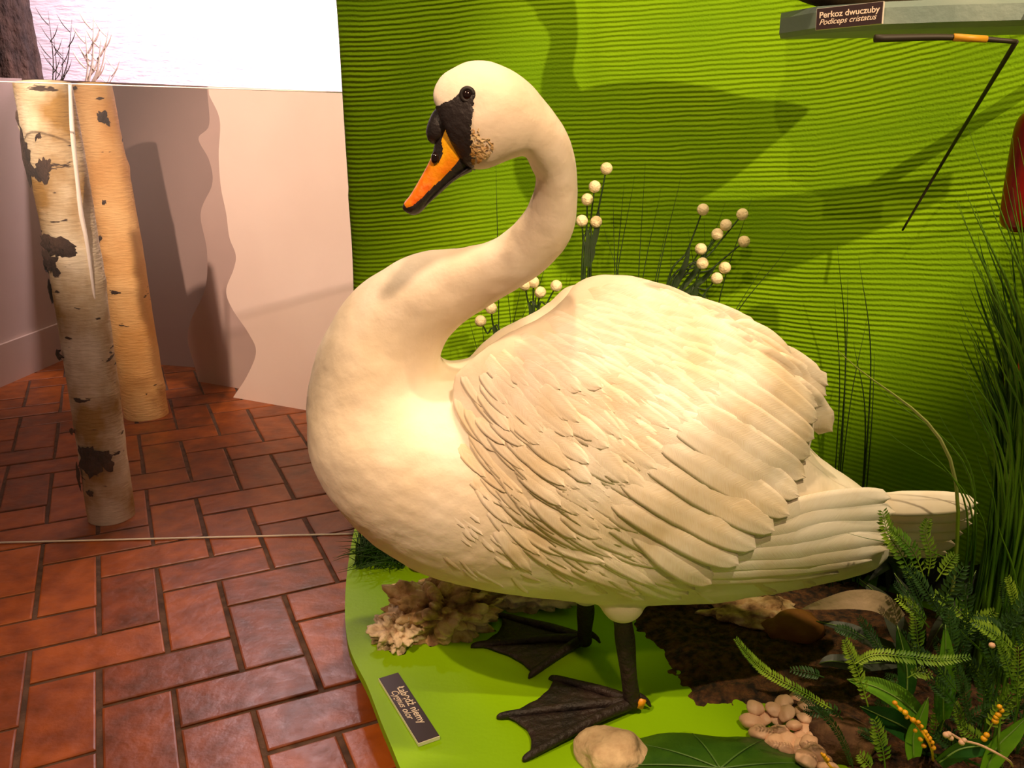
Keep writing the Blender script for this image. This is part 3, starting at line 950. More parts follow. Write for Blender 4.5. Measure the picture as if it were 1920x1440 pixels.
# coverts: shingled small feathers in one mesh per wing
WP = [(862, 700), (900, 665), (960, 630), (1040, 582), (1080, 545), (1140, 528), (1210, 532), (1300, 572), (1390, 625), (1450, 675), (1470, 720), (1440, 740), (1370, 745), (1290, 770), (1230, 820),
      (1190, 880), (1150, 940), (1130, 1000), (1200, 1045), (1200, 1085), (1100, 1060), (1000, 1040), (930, 990), (900, 950), (858, 850), (848, 760)]
def coverts():
    b = MB(); R = random.Random(21); items = []
    y = 524
    row = 0
    while y < 1100:
        x = 800 + (row % 2) * 16
        while x < 1540:
            xx = x + R.uniform(-9, 9); yy = y + R.uniform(-8, 8)
            if inpoly(xx, yy, WP): items.append((xx, yy))
            x += 31
        y += 21; row += 1
    # lay rear feathers first (lowest), front ones on top
    items.sort(key=lambda p: -(p[0] + 0.5 * p[1]))
    for k, (x, y) in enumerate(items):
        g = math.radians(flow(x, y) + R.uniform(-7, 7))
        rear = max(0, min(1, (x - 850) / 500))
        L_ = (84 + 66 * rear) * R.uniform(0.85, 1.25)
        A = pxs(x, y); B = pxs(x + math.cos(g) * L_, y + math.sin(g) * L_)
        if (B - A).length > 0.16 or (B - A).length < 0.01: continue
        up = min(1, max(0, (y - 600) / 120))
        vf = feather(A, B, (0.024 + 0.026 * rear) * R.uniform(.8, 1.2), 0.0000, 0.0004 + 0.0018 * rear * up + 0.0022 * R.random() ** 4, R.uniform(-.09, .09), 12, 7, 0.0002, 0.95 + 0.75 * rear, 0.35, k, 0.7)
        b.add(vf)
    b.build('wing', M['feather'], SW)
    m = MB()
    vv = [Vector((p[0], 2 * YM - p[1], p[2] - FZ)) for p in b.v]
    m.add((vv, [tuple(reversed(f)) for f in b.f], b.uv))
    m.build('wing', M['feather'], SW)
coverts()

# tail
tails = [((1540, 930), (1812, 925), .046), ((1540, 945), (1818, 950), .046), ((1530, 965), (1815, 975), .046), ((1530, 985), (1806, 1000), .044),
         ((1520, 1005), (1800, 1028), .042), ((1510, 1020), (1790, 1050), .036)]
for k, (r, t, w) in enumerate(tails):
    Yk = YM - 0.05 + 0.02 * k
    A = P(*r, YM); B = P(*t, YM)
    d = B - A; L_ = d.length; dn = d.normalized()
    V = []; Fc = []
    nl, nw = 20, 7
    side = Vector((-dn.z, 0, dn.x)) * 0.8 + Vector((0, 0.35, 0))
    for lay in (0, 1):
        for i in range(nl + 1):
            tt = i / nl
            prof = min(1, .5 + tt) * (max(0.0, 1 - tt ** 7)) ** .5
            for j in range(nw):
                u = -1 + 2 * j / (nw - 1)
                p = A + d * tt + side * (u * w * .5 * prof) + Vector((0, -0.035 + 0.012 * k - 0.003 * (1 - u * u) + lay * 0.0015, 0))
                V.append(p)
    n = (nl + 1) * nw
    for i in range(nl):
        for j in range(nw - 1):
            a = i * nw + j
            Fc += [(a, a + 1, a + nw + 1, a + nw), (n + a, n + a + nw, n + a + nw + 1, n + a + 1)]
        Fc += [(i * nw, i * nw + nw, n + i * nw + nw, n + i * nw), (i * nw + nw + nw - 1, i * nw + nw - 1, n + i * nw + nw - 1, n + i * nw + nw + nw - 1)]
    mk('tail_feather', V, Fc, M['feather'], SW)

# soft breast, flank and belly feathers lying nearly flat
def body_down():
    b = MB(); R = random.Random(5)
    BP = [(640, 600), (740, 520), (800, 600), (815, 700), (815, 860), (870, 940), (940, 1000), (1040, 1050), (1160, 1085), (1330, 1085), (1560, 1055), (1500, 1085), (1300, 1108), (1100, 1100),
          (960, 1080), (830, 1055), (740, 1010), (660, 940), (610, 860), (600, 760)]
    for k in range(520):
        x = R.uniform(600, 1560); y = R.uniform(520, 1108)
        if not inpoly(x, y, BP) or x + y * .6 < 1400: continue
        g = math.radians(flow(x, y) + R.uniform(-12, 12))
        L_ = R.uniform(34, 70)
        A = pxs(x, y); B = pxs(x + math.cos(g) * L_, y + math.sin(g) * L_)
        if (B - A).length > 0.10 or (B - A).length < 0.008: continue
        b.add(feather(A, B, R.uniform(.010, .018), -0.0014, 0.0002 + 0.0012 * R.random() ** 2, R.uniform(-.1, .1), 8, 5, 0.0, 1.3, 0.4, k, 0.5))
    tag(b.build('flank_plumage', M['feather'], SW), kind='stuff')
body_down()

# bill
bill_secs = [
 (826, 226, 896, 306, .022, HY),
 (818, 250, 890, 314, .022, HY),
 (814, 275, 879, 321, .020, HY),
 (808, 296, 864, 330, .018, HY),
 (797, 318, 846, 344, .016, HY),
 (783, 343, 826, 362, .016, HY),
 (769, 366, 806, 380, .016, HY),
 (758, 380, 790, 397, .014, HY),
 (755, 390, 778, 403, .008, HY),
 (760, 397, 770, 402, .002, HY)]
def bill():
    V, Fc = loft(bill_secs, 96, 150)
    orange = [(836, 243), (850, 250), (862, 262), (872, 276), (871, 286), (862, 299), (848, 317), (828, 336), (812, 350), (795, 368), (776, 384), (764, 388), (758, 381), (770, 360), (785, 335), (797, 312),
              (803, 297), (810, 285), (815, 300), (822, 306), (830, 296), (833, 280), (829, 262)]
    pts = [P(x, y, HY) for (x, y) in orange]
    poly = [(p.x, p.z) for p in pts]
    up = []; lo = []
    # black nostril groove polygon is left out of the orange one
    mi = []
    for f in Fc:
        cxx = sum(V[i].x for i in f) / len(f); czz = sum(V[i].z for i in f) / len(f)
        mi.append(1 if inpoly(cxx, czz, poly) else 0)
    # top ridge of the bill is orange as well
    o = mk('bill', V, Fc, [M['black'], M['billorange']], SW, midx=mi)
    tag(o, 'orange bill with black edge and tip')
    # nostril
    for s in (-1, 1):
        c = P(818, 296, HY)
        mk('nostril', *ball((c.x, HY + s * 0.0155, c.z), 0.006, 2, (0.8, .6, 1.2)), M['eye'], SW)
    # lower mandible
    lm = [(888, 300, 884, 322, .016, HY), (868, 318, 860, 334, .014, HY), (840, 340, 836, 352, .012, HY), (810, 368, 806, 380, .011, HY), (786, 388, 786, 400, .006, HY)]
    mk('lower_mandible', *loft(lm, 24, 30), M['black'], SW)
    # knob
    kb = [(822, 200, 842, 222, .010, HY), (812, 210, 850, 246, .018, HY), (804, 226, 838, 262, .019, HY), (799, 246, 826, 268, .015, HY), (802, 262, 812, 270, .006, HY)]
    mk('bill_knob', *loft(kb, 28, 40), M['black'], SW)
bill()
# black mask between eye and bill, following the head
def patch(poly_px, off, m, name, wob=0.0015):
    c0 = [P(x, y, HY) for (x, y) in poly_px]
    poly = [(p.x, p.z) for p in c0]
    xs = [p[0] for p in poly]; zs = [p[1] for p in poly]
    st = 0.0009
    b = MB(); 
    for sgn in (-1, 1):
        idx = {}; V = []; Fc = []
        nx = int((max(xs) - min(xs)) / st) + 1; nz = int((max(zs) - min(zs)) / st) + 1
        def vert(i, j):
            if (i, j) in idx: return idx[(i, j)]
            x = min(xs) + i * st; z = min(zs) + j * st
            o_ = Vector((x, HY + sgn * 0.4, z))
            h = BVH.ray_cast(o_, Vector((0, -sgn, 0)))
            if h[0] is None: idx[(i, j)] = None; return None
            V.append(h[0] + h[1] * off * (1 if h[1].y * sgn > 0 else -1)); idx[(i, j)] = len(V) - 1
            return len(V) - 1
        for i in range(nx):
            for j in range(nz):
                x = min(xs) + (i + .5) * st; z = min(zs) + (j + .5) * st
                q = wob * noise.noise(Vector((x * 260, z * 260, 1))) 
                if not inpoly(x + q * 1.5, z + q, poly): continue
                ids = [vert(i, j), vert(i + 1, j), vert(i + 1, j + 1), vert(i, j + 1)]
                if None in ids: continue
                Fc.append(tuple(ids) if sgn < 0 else tuple(reversed(ids)))
        mk(name, V, Fc, m, SW)
patch([(868, 176), (884, 178), (892, 192), (890, 215), (886, 240), (887, 262), (886, 290), (892, 318), (876, 330), (850, 300), (800, 285), (796, 240), (806, 205), (835, 196), (855, 188)], 0.0018, M['black'], 'face_mask', 0.003)
patch([(886, 240), (896, 250), (906, 268), (925, 272), (918, 290), (900, 304), (888, 308), (884, 290)], 0.0012, M['stain'], 'stained_chin_feathers', 0.012)
# eyes
ec_ = P(880, 180, HY)
for s in (-1, 1):
    h = BVH.ray_cast(Vector((ec_.x, HY + s * 0.4, ec_.z)), Vector((0, -s, 0)))
    p = h[0]
    rg = mk('eye_ring', *tube([p + Vector((math.cos(t) * 0.0066, s * 0.001, math.sin(t) * 0.0066)) for t in np.linspace(0, 2 * math.pi, 25)], 0.0026, 8), M['eyering'], SW)
    mk('eye', *ball(p + Vector((0, -s * 0.002, 0)), 0.0068, 3), M['eye'], SW)

# legs and webbed feet
def leg(top, ankle, heel, toes, name='leg'):
    b = MB()
    b.add(tube([top, top.lerp(ankle, .5), ankle, ankle.lerp(heel, .5), heel + Vector((0, 0, .012))], [.017, .015, .0165, .0135, .015], 14, 30))
    lg = b.build(name, M['foot'], SW)
    ORI[lg.name] = ORI[SW.name]
    fb = MB()
    hz = 0.104
    H = Vector((heel.x, heel.y, hz + .012))
    T = [Vector((t.x, t.y, hz)) for t in toes]
    for t in T:
        mid1 = H.lerp(t, .35) + Vector((0, 0, .006)); mid2 = H.lerp(t, .7) + Vector((0, 0, .005))
        e = t + (t - H).normalized() * .012 + Vector((0, 0, -.002))
        fb.add(tube([H, mid1, mid2, t + Vector((0, 0, .003)), e], [.011, .0085, .007, .006, .0015], 10, 26))
    for (p, q) in zip(T[:-1], T[1:]):
        n = 14; V = []; Fc = []
        for lay in (0, 1):
            for i in range(n + 1):
                r = i / n
                for j in range(n + 1):
                    u = j / n
                    e0 = H.lerp(p, r); e1 = H.lerp(q, r)
                    x = e0.lerp(e1, u)
                    # scalloped free edge
                    x = x + (H - x) * (0.10 * 4 * u * (1 - u) * r ** 2)
                    z = hz + .004 + .010 * (1 - r) + 0.0012 * math.sin(u * 22 + r * 5) - lay * .003
                    V.append((x.x, x.y, z))
        m_ = (n + 1) ** 2
        for i in range(n):
            for j in range(n):
                a = i * (n + 1) + j
                Fc += [(a, a + 1, a + n + 2, a + n + 1), (m_ + a, m_ + a + n + 1, m_ + a + n + 2, m_ + a + 1)]
        for j in range(n):
            a = n * (n + 1) + j; Fc.append((a, a + 1, m_ + a + 1, m_ + a))
        fb.add((V, Fc))
    # hind toe
    fb.add(tube([heel + Vector((0.008, 0, .03)), heel + Vector((0.022, 0, .02)), heel + Vector((0.030, 0, .008))], [.006, .005, .002], 8, 8))
    fb.build('webbed_foot', M['foot'], lg)
    return lg
h1 = G(1186, 1332, .1); 
leg(P(1165, 1140, 1.205), P(1172, 1200, 1.21), h1, [G(1040, 1278, .1), G(945, 1348, .1), G(992, 1424, .1)])
h2 = G(1095, 1212, .1)
leg(P(1098, 1105, 1.335), P(1098, 1150, h2.y - .02), h2, [G(940, 1160, .1), G(895, 1215, .1), G(1000, 1268, .1)])
b = MB()
c = h1 + Vector((0.012, -0.012, .022))
b.add(box(c, (0.012, 0.004, 0.020), Matrix.Rotation(0.3, 3, 'Y'), 0.0015))
tg = b.build('leg_tag', M['tag'], SW); tag(tg, 'small orange yellow tag on the near foot')
# ------------------------------------------------------------------ props on the platform
def sign(name, TL, TR, BR, BL, lines, label, read='down', thick=.006):
    """small dark block sign from four corner points; text runs TL->BL when read is down"""
    c = (TL + TR + BR + BL) / 4
    e = empty(name, c, label, 'label sign')
    if read == 'down': xd = ((BL - TL) + (BR - TR)) / 2; yd = ((TR - TL) + (BR - BL)) / 2
    else: xd = ((TR - TL) + (BR - BL)) / 2; yd = ((TL - BL) + (TR - BR)) / 2
    Lx = xd.length; xd = xd.normalized(); yd = (yd - xd * yd.dot(xd)); Ly = yd.length; yd.normalize()
    nz = xd.cross(yd).normalized()
    Mx = Matrix((xd, yd, nz)).transposed()
    mk('block', *box(c - nz * (thick / 2 + .0006), (Lx, Ly, thick), Mx), M['acryledge'], e, smooth=False)
    mk('face', *box(c, (Lx * .985, Ly * .97, .0012), Mx), M['sign'], e, smooth=False)
    for (txt, oy, size, shear, bold, ox) in lines:
        cu = bpy.data.curves.new('t', 'FONT'); cu.body = txt; cu.size = size * Ly; cu.shear = shear
        cu.align_x = 'CENTER'; cu.align_y = 'CENTER'; cu.extrude = .0002; cu.offset = bold * Ly
        to = bpy.data.objects.new('t', cu); COL.objects.link(to)
        dg = bpy.context.evaluated_depsgraph_get()
        me = bpy.data.meshes.new_from_object(to.evaluated_get(dg))
        w = max(v.co.x for v in me.vertices) - min(v.co.x for v in me.vertices)
        vs = [Mx @ Vector((v.co.x + ox * Lx, v.co.y + oy * Ly, .0008 + v.co.z)) + c for v in me.vertices]
        fs = [tuple(p.vertices) for p in me.polygons]
        bpy.data.objects.remove(to)
        mk('lettering', vs, fs, M['letters'], e, smooth=False)
    return e
zz = .1075
sign('label_sign', G(711, 1273, zz), G(745, 1259, zz), G(824, 1378, zz), G(785, 1396, zz),
     [('Łabędź niemy', .17, .50, .0, .006, 0.0), ('Cygnus olor', -.20, .45, .35, .002, -0.04)],
     'small dark sign with cream lettering lying on the green platform')

# rocks
def rock(name, c, r, scale, m, label, cat='rock', seed=0, rough=.25, freq=2.0, sub=4, group=None, fine=0.05, zb=None):
    bm = bmesh.new()
    bmesh.ops.create_icosphere(bm, subdivisions=sub, radius=1)
    V = []
    for w in bm.verts:
        p = w.co.copy()
        d = 1 + rough * noise.noise(p * freq + Vector((seed, 0, 0))) + fine * noise.noise(p * freq * 5 + Vector((0, seed, 0)))
        V.append(Vector((p.x * d * r * scale[0] + c[0], p.y * d * r * scale[1] + c[1], p.z * d * r * scale[2] + c[2])))
    Fc = [[w.index for w in q.verts] for q in bm.faces]
    bm.free()
    base = .1 if zb is None else zb
    V = [Vector((v.x, v.y, max(v.z, base))) for v in V]
    o = mk(name, V, Fc, m, loc=(c[0], c[1], base))
    return tag(o, label, cat, group)

def sponge(name, c, r, scale, m, label, seed, sub=6, amp=.35):
    bm = bmesh.new()
    bmesh.ops.create_icosphere(bm, subdivisions=sub, radius=1)
    V = []
    for w in bm.verts:
        p = w.co.copy()
        q = p * 3.4 + Vector((seed, 0, 0))
        cell = noise.voronoi(q)[0]
        d = 0.74 + amp * (1 - 1.7 * cell[0] ** 1.7) * 1.3 + 0.30 * noise.noise(p * 2 + Vector((0, seed, 0))) - .20 * max(0, noise.noise(p * 7 + Vector((seed, 2, 0))) - .05) + .05 * noise.noise(p * 22)
        V.append(Vector((p.x * d * r * scale[0] + c[0], p.y * d * r * scale[1] + c[1], max(.1, p.z * d * r * scale[2] + c[2]))))
    Fc = [[w.index for w in q.verts] for q in bm.faces]
    bm.free()
    return tag(mk(name, V, Fc, m, loc=(c[0], c[1], .1)), label, 'rock')

c = G(820, 1175, .12); sponge('porous_rock', (c.x + .005, c.y + .03, .135), .105, (1.0, .62, .62), M['rock'], 'porous tan rock full of holes on the platform left of the far foot', 2)
c = G(745, 1180, .12); sponge('porous_rock', (c.x, c.y, .118), .055, (.85, 1.0, .62), M['rockwhite'], 'whiter crumbly porous rock at the left end of the tan rock', 5, 5)
c = G(1000, 1135, .12); sponge('porous_rock', (c.x, c.y + .05, .125), .085, (1.3, .6, .5), M['rockwhite'], 'flat pale crumbly rock lying behind the far foot', 9, 5)
c = G(795, 1075, .1); rock('smooth_stone', (c.x, c.y + .03, .13), .036, (1.05, .9, 1.6), M['mushroom'], 'smooth brown upright stone under the swan breast', 'stone', 3, .12, 1.2, 4)
c = G(1290, 1170, .1); rock('rough_rock', (c.x, c.y + .12, .105), .12, (1.3, .7, .42), M['brownrock'], 'flat brown rough rock behind the near leg', 'rock', 4, .4, 2.4, 5, fine=.12)
c = G(1420, 1190, .1); rock('rough_rock', (c.x, c.y + .05, .11), .075, (1.2, .7, .4), M['rock'], 'low tan rock in the soil below the tail', 'rock', 14, .4, 2.4, 5, fine=.12)
c = G(1485, 1180, .12); rock('amber_stone', (c.x, c.y, .125), .042, (1.25, .8, .75), M['amber'], 'amber brown angular stone next to the silvery leaf', 'stone', 8, .35, 1.3, 3, fine=.02)
c = G(1150, 1425, .1); rock('speckled_stone', (c.x, c.y, .115), .052, (1.08, 1.0, .62), M['stone'], 'beige speckled rounded stone in front of the near foot', 'stone', 7, .28, 1.1, 5, fine=.03)
c = G(1580, 1400, .1); rock('rough_rock', (c.x, c.y, .11), .05, (1.1, .9, .7), M['brownrock'], 'dark brown round rock beside the pebbles at the bottom', 'rock', 24, .2, 2, 4)

# soil: a mound of loose peat behind and right of the near foot
def soil():
    V = []; Fc = []
    n = 150
    pts = [G(1215, 1190, .1), G(1300, 1330, .1), G(1440, 1325, .1), G(1560, 1440, .1), Vector((1.0, 0.9, .1)), Vector((1.16, 1.15, .1)), Vector((1.03, 1.36, .1)), Vector((.86, 1.56, .1)), Vector((.55, 1.74, .1)), Vector((.35, 1.78, .1)), Vector((.16, 1.6, .1))]
    poly = [(p.x, p.y) for p in pts]
    x0, x1, y0, y1 = .1, 1.35, .85, 1.8
    idx = {}
    def dist(x, y):
        m = 9
        for (a, b) in zip(poly, poly[1:] + poly[:1]):
            A = Vector(a); B = Vector(b); Q = Vector((x, y)); t = max(0, min(1, (Q - A).dot(B - A) / (B - A).length_squared))
            m = min(m, (Q - (A + (B - A) * t)).length)
        return m if inpoly(x, y, poly) else -m
    for i in range(n):
        for j in range(n):
            x = x0 + (x1 - x0) * i / (n - 1); y = y0 + (y1 - y0) * j / (n - 1)
            d = dist(x, y) + .012 * noise.noise(Vector((x * 40, y * 40, 0)))
            h = -.004 + .018 * min(1, max(-.5, d / .05)) + .006 * noise.noise(Vector((x * 60, y * 60, 2))) + .010 * noise.noise(Vector((x * 12, y * 12, 5)))
            V.append((x, y, .1 + h))
    for i in range(n - 1):
        for j in range(n - 1):
            a = i * n + j
            if max(V[a][2], V[a + 1][2], V[a + n][2], V[a + n + 1][2]) < .0995: continue
            Fc.append((a, a + n, a + n + 1, a + 1))
    used = sorted({i for f in Fc for i in f}); mp_ = {a: b for b, a in enumerate(used)}
    V = [V[i] for i in used]; Fc = [tuple(mp_[i] for i in f) for f in Fc]
    o = mk('peat_soil', V, Fc, M['soil'], loc=(.6, 1.3, .1))
    tag(o, 'dark brown loose peat spread on the platform right of the swan legs', 'soil', kind='stuff')
soil()

# pebbles
def pebbles():
    R = random.Random(4)
    protos = []
    spots = []
    for (x, y) in [(1418, 1330), (1432, 1348), (1412, 1352), (1448, 1328), (1455, 1350), (1470, 1318), (1478, 1340), (1462, 1370), (1440, 1372), (1486, 1362), (1478, 1386), (1498, 1330), (1505, 1350),
                   (1496, 1380), (1512, 1372), (1516, 1395), (1500, 1402), (1530, 1385), (1524, 1412), (1545, 1425), (1535, 1440), (1556, 1445), (1456, 1392), (1490, 1310), (1516, 1322), (1426, 1372), (1475, 1404), (1510, 1425)]:
        spots.append((x + R.uniform(-4, 4), y + R.uniform(-4, 4)))
    for i, (x, y) in enumerate(spots):
        z = .108 + .014 * (i % 3 == 0) + .004
        c = G(x, y, z)
        sc = R.uniform(.8, 1.25)
        if i == 0:
            bm = bmesh.new(); bmesh.ops.create_icosphere(bm, subdivisions=3, radius=.0135)
            V = [Vector((w.co.x * 1.25, w.co.y, w.co.z * .8)) * (1 + .25 * noise.noise(w.co * 90)) + c for w in bm.verts]
            Fc = [[w.index for w in q.verts] for q in bm.faces]; bm.free()
            o = mk('pebble', V, Fc, M['pebble'], loc=c)
            first = o
        else:
            o = first.copy(); COL.objects.link(o); o.location = c
        o.scale = (sc * R.uniform(.85, 1.15), sc * R.uniform(.85, 1.15), sc * .9)
        o.rotation_euler = (R.uniform(-.3, .3), R.uniform(-.3, .3), R.uniform(0, 6.28))
        tag(o, 'pinkish white pebble in the heap between the lily pad and the ferns', 'pebble', 'pinkish pebbles')
pebbles()

# leaves
def leaf(pts, w, m, fold=.25, n=24, nw=8, up=None, tip=1.0, base=.15, rib=None, thick=.0008, undul=0.0):
    """leaf blade along a curve; pts 3-D, w max width"""
    q = catmull([tuple(p) for p in pts], n + 1)
    q = [Vector(a) for a in q]
    V = []
    upv = up or Vector((0, -.5, 1))
    for lay in (0, 1):
        for i, p in enumerate(q):
            t = i / n
            d = (q[min(i + 1, n)] - q[max(i - 1, 0)]).normalized()
            s = d.cross(upv).normalized(); nn_ = s.cross(d).normalized()
            pr = (math.sin(math.pi * (base + (1 - base) * t) ** .8)) ** .8 if t < 1 else 0.0
            pr = max(0.0, pr) if math.isfinite(pr) else 0
            for j in range(nw + 1):
                u = -1 + 2 * j / nw
                V.append(p + s * (u * w * .5 * pr) + nn_ * (abs(u) * fold * w * .5 * pr + undul * math.sin(t * 20 + u * 2) * abs(u) - lay * thick))
    Fc = []
    N_ = (n + 1) * (nw + 1)
    for i in range(n):
        for j in range(nw):
            a = i * (nw + 1) + j
            Fc += [(a, a + 1, a + nw + 2, a + nw + 1), (N_ + a, N_ + a + nw + 1, N_ + a + nw + 2, N_ + a + 1)]
    return V, Fc

def leaf_part(e, pts, w, m, name='leaf', rib=True, **k):
    o = mk(name, *leaf(pts, w, m, **k), m, e)
    if rib:
        q = [Vector(p) + Vector((0, -.0008, .0012)) for p in pts]
        r = mk('midrib', *tube(q, [.0014, .0012, .0009] + [.0006] * (len(q) - 3) if len(q) > 3 else [.0014] * len(q), 6, 20), M['midrib'], None)
        r.parent = o
        r.data.transform(Matrix.Translation(-ORI[o.name]))
    return o

# lily pad like broad leaf at the bottom edge
c = G(1350, 1440, .1)
e = empty('broad_leaf', (c.x, c.y, .1), 'large dark green broad leaf lying at the bottom edge beside the beige stone', 'leaf')
V = []; Fc = []
nr, na = 14, 60
for lay in (0, 1):
    for i in range(nr + 1):
        r = i / nr
        for k in range(na):
            th = 2 * math.pi * k / na
            lob = 1 + .06 * math.sin(th * 3 + 1) + .03 * math.sin(7 * th)
            x = math.cos(th) * .175 * r * lob; y = math.sin(th) * .105 * r * lob
            z = .128 - .022 * r * r + .004 * abs(math.sin(th * 4.5)) * r - lay * .0015
            V.append((c.x + x - .01, c.y + y - .035, z))
NN = (nr + 1) * na
for i in range(nr):
    for k in range(na):
        a = i * na + k; a2 = i * na + (k + 1) % na
        Fc += [(a, a2, a2 + na, a + na), (NN + a, NN + a + na, NN + a2 + na, NN + a2)]
mk('blade', V, Fc, M['lily'], e)
b = MB()
for th in (.3, 1.0, 1.7, 2.3, 2.9, 3.5):
    b.add(tube([(c.x - .01 + math.cos(th) * .175 * r, c.y - .035 + math.sin(th) * .105 * r, .1300 - .022 * r * r + .003 * r) for r in (0, .3, .6, .93)], [.0016, .0014, .001, .0004], 6, 16))
b.build('leaf_veins', M['vein'], e)

# silvery and grey leaves of one plant behind
base = G(1730, 1235, .1)
e = empty('grey_leaved_plant', base, 'dark plant with one silvery brown arching leaf in front of the tail', 'plant')
Yl = 1.16
o = leaf_part(e, [P(1688, 1162, Yl - .02), P(1650, 1130, Yl - .03), P(1600, 1124, Yl - .03), P(1550, 1132, Yl - .02), P(1503, 1142, Yl)], .031, M['silverleaf'], rib=False, fold=.1, up=Vector((0, -1, .35)))
tag(o, 'silvery brown arching leaf')
leaf_part(e, [base, P(1690, 1190, 1.25), P(1660, 1130, 1.25), P(1610, 1085, 1.25)], .035, M['greyleaf'], up=Vector((0, -1, .3)))
leaf_part(e, [base, P(1722, 1170, 1.24), P(1705, 1120, 1.24), P(1676, 1075, 1.24)], .022, M['greyleaf'], up=Vector((0, -1, .3)))
leaf_part(e, [base, P(1650, 1210, 1.25), P(1590, 1180, 1.25), P(1530, 1165, 1.27)], .03, M['greyleaf'], up=Vector((0, -.6, 1)))
leaf_part(e, [base, P(1620, 1245, 1.22), P(1560, 1240, 1.22), P(1535, 1245, 1.22)], .03, M['greyleaf'], up=Vector((0, -.6, 1)))
leaf_part(e, [base, P(1760, 1180, 1.26), P(1800, 1130, 1.28), P(1830, 1070, 1.30)], .03, M['greyleaf'], up=Vector((0, -1, .3)))

# broad green-leaved plant
base = G(1735, 1415, .1)
e = empty('leafy_plant', base, 'plant with smooth bright green lance leaves in the lower right corner', 'plant')
leaf_part(e, [P(1768, 1350, 1.05), P(1768, 1300, 1.04), P(1772, 1240, 1.03), P(1772, 1172, 1.03)], .036, M['leaf'], up=Vector((.2, -1, .2)), base=.08)
leaf_part(e, [P(1730, 1350, 1.04), P(1690, 1315, 1.02), P(1640, 1288, 1.01), P(1588, 1274, 1.01)], .036, M['leaf'], up=Vector((0, -.7, .8)))
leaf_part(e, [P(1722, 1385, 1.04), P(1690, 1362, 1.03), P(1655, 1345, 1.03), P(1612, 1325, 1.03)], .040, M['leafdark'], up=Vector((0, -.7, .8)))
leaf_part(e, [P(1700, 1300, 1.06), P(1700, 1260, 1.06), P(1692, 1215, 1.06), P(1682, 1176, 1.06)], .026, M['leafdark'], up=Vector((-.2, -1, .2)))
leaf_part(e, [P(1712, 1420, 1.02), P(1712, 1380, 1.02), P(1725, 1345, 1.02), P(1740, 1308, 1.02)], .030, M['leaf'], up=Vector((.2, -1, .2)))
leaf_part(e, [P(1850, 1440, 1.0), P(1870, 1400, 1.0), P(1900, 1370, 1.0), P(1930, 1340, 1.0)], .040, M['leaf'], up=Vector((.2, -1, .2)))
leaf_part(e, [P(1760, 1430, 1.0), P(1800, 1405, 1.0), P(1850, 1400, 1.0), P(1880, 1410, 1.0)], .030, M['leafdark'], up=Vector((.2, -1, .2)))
b = MB()
for (x, y, Y) in ((1768, 1350, 1.05), (1730, 1350, 1.04), (1722, 1385, 1.04), (1700, 1300, 1.06), (1712, 1420, 1.02), (1850, 1440, 1.0), (1760, 1430, 1.0)):
    q = P(x, y, Y); b.add(tube([base, base.lerp(q, .5) + Vector((0, -.004, .01)), q], [.003, .0025, .0016], 6, 10))
b.build('stem', M['grassdark'], e)

# fronds: stalk with paired rounded leaflets
def frond(pts, ll, m_, n=26, R=random, up=Vector((0, -.8, .6))):
    n = max(8, int(sum((Vector(b_) - Vector(a_)).length for a_, b_ in zip(pts[:-1], pts[1:])) / (ll * .42)))
    q = [Vector(a) for a in catmull([tuple(p) for p in pts], n + 1)]
    V, Fc = tube(q, [.0011 * (1 - .6 * i / n) for i in range(n + 1)], 5)
    b = MB(); b.add((V, Fc))
    for i in range(2, n + 1):
        d = (q[min(i + 1, n)] - q[i - 1]).normalized()
        s = d.cross(up).normalized(); nn_ = s.cross(d)
        t = i / n
        L_ = ll * (.45 + .75 * math.sin(math.pi * min(1, t * .85 + .1)))
        for sg in (-1, 1):
            o = q[i]
            tp = o + (s * sg * .8 + d * .6).normalized() * L_ + nn_ * R.uniform(-.2, .25) * L_
            mid = o.lerp(tp, .55) + nn_ * L_ * .08
            wv = (tp - o).cross(nn_).normalized() * L_ * .19
            k = len(b.v)
            b.v += [tuple(o), tuple(mid - wv), tuple(tp), tuple(mid + wv), tuple(mid - nn_ * L_ * .12)]
            b.f += [(k, k + 1, k + 4), (k + 1, k + 2, k + 4), (k + 2, k + 3, k + 4), (k + 3, k, k + 4)]
            b.m += [0] * 4
    return b

def fern(name, base_px, zb, frs, mats, label, seed):
    base = G(*base_px, zb)
    e = empty(name, base, label, 'fern plant', 'artificial ferns in the lower right')
    R = random.Random(seed)
    for (pl_, Y, ll) in frs:
        pts = [base + Vector((R.uniform(-.01, .01), R.uniform(-.01, .01), 0))] if len(pl_) < 3 else []
        pts += [P(x, y, Y) for (x, y) in pl_]
        frond(pts, ll, None, 16 + 6 * len(pl_), R).build('frond', R.choice(mats), e)
    return e
fern('fern', (1640, 1400), .1, [
    ([(1628, 1325), (1612, 1270), (1596, 1230), (1584, 1200)], 1.00, .012),
    ([(1600, 1246), (1640, 1228), (1700, 1232), (1760, 1238), (1815, 1232)], 1.00, .010),
    ([(1660, 1440), (1655, 1405), (1648, 1380), (1640, 1350)], .98, .014),
    ([(1640, 1450), (1625, 1430), (1612, 1415)], .98, .012),
    ([(1700, 1272), (1720, 1262), (1745, 1266)], 1.0, .010)], [M['fern']], 'yellow green fern with paired leaflets left of the lance leaves', 1)
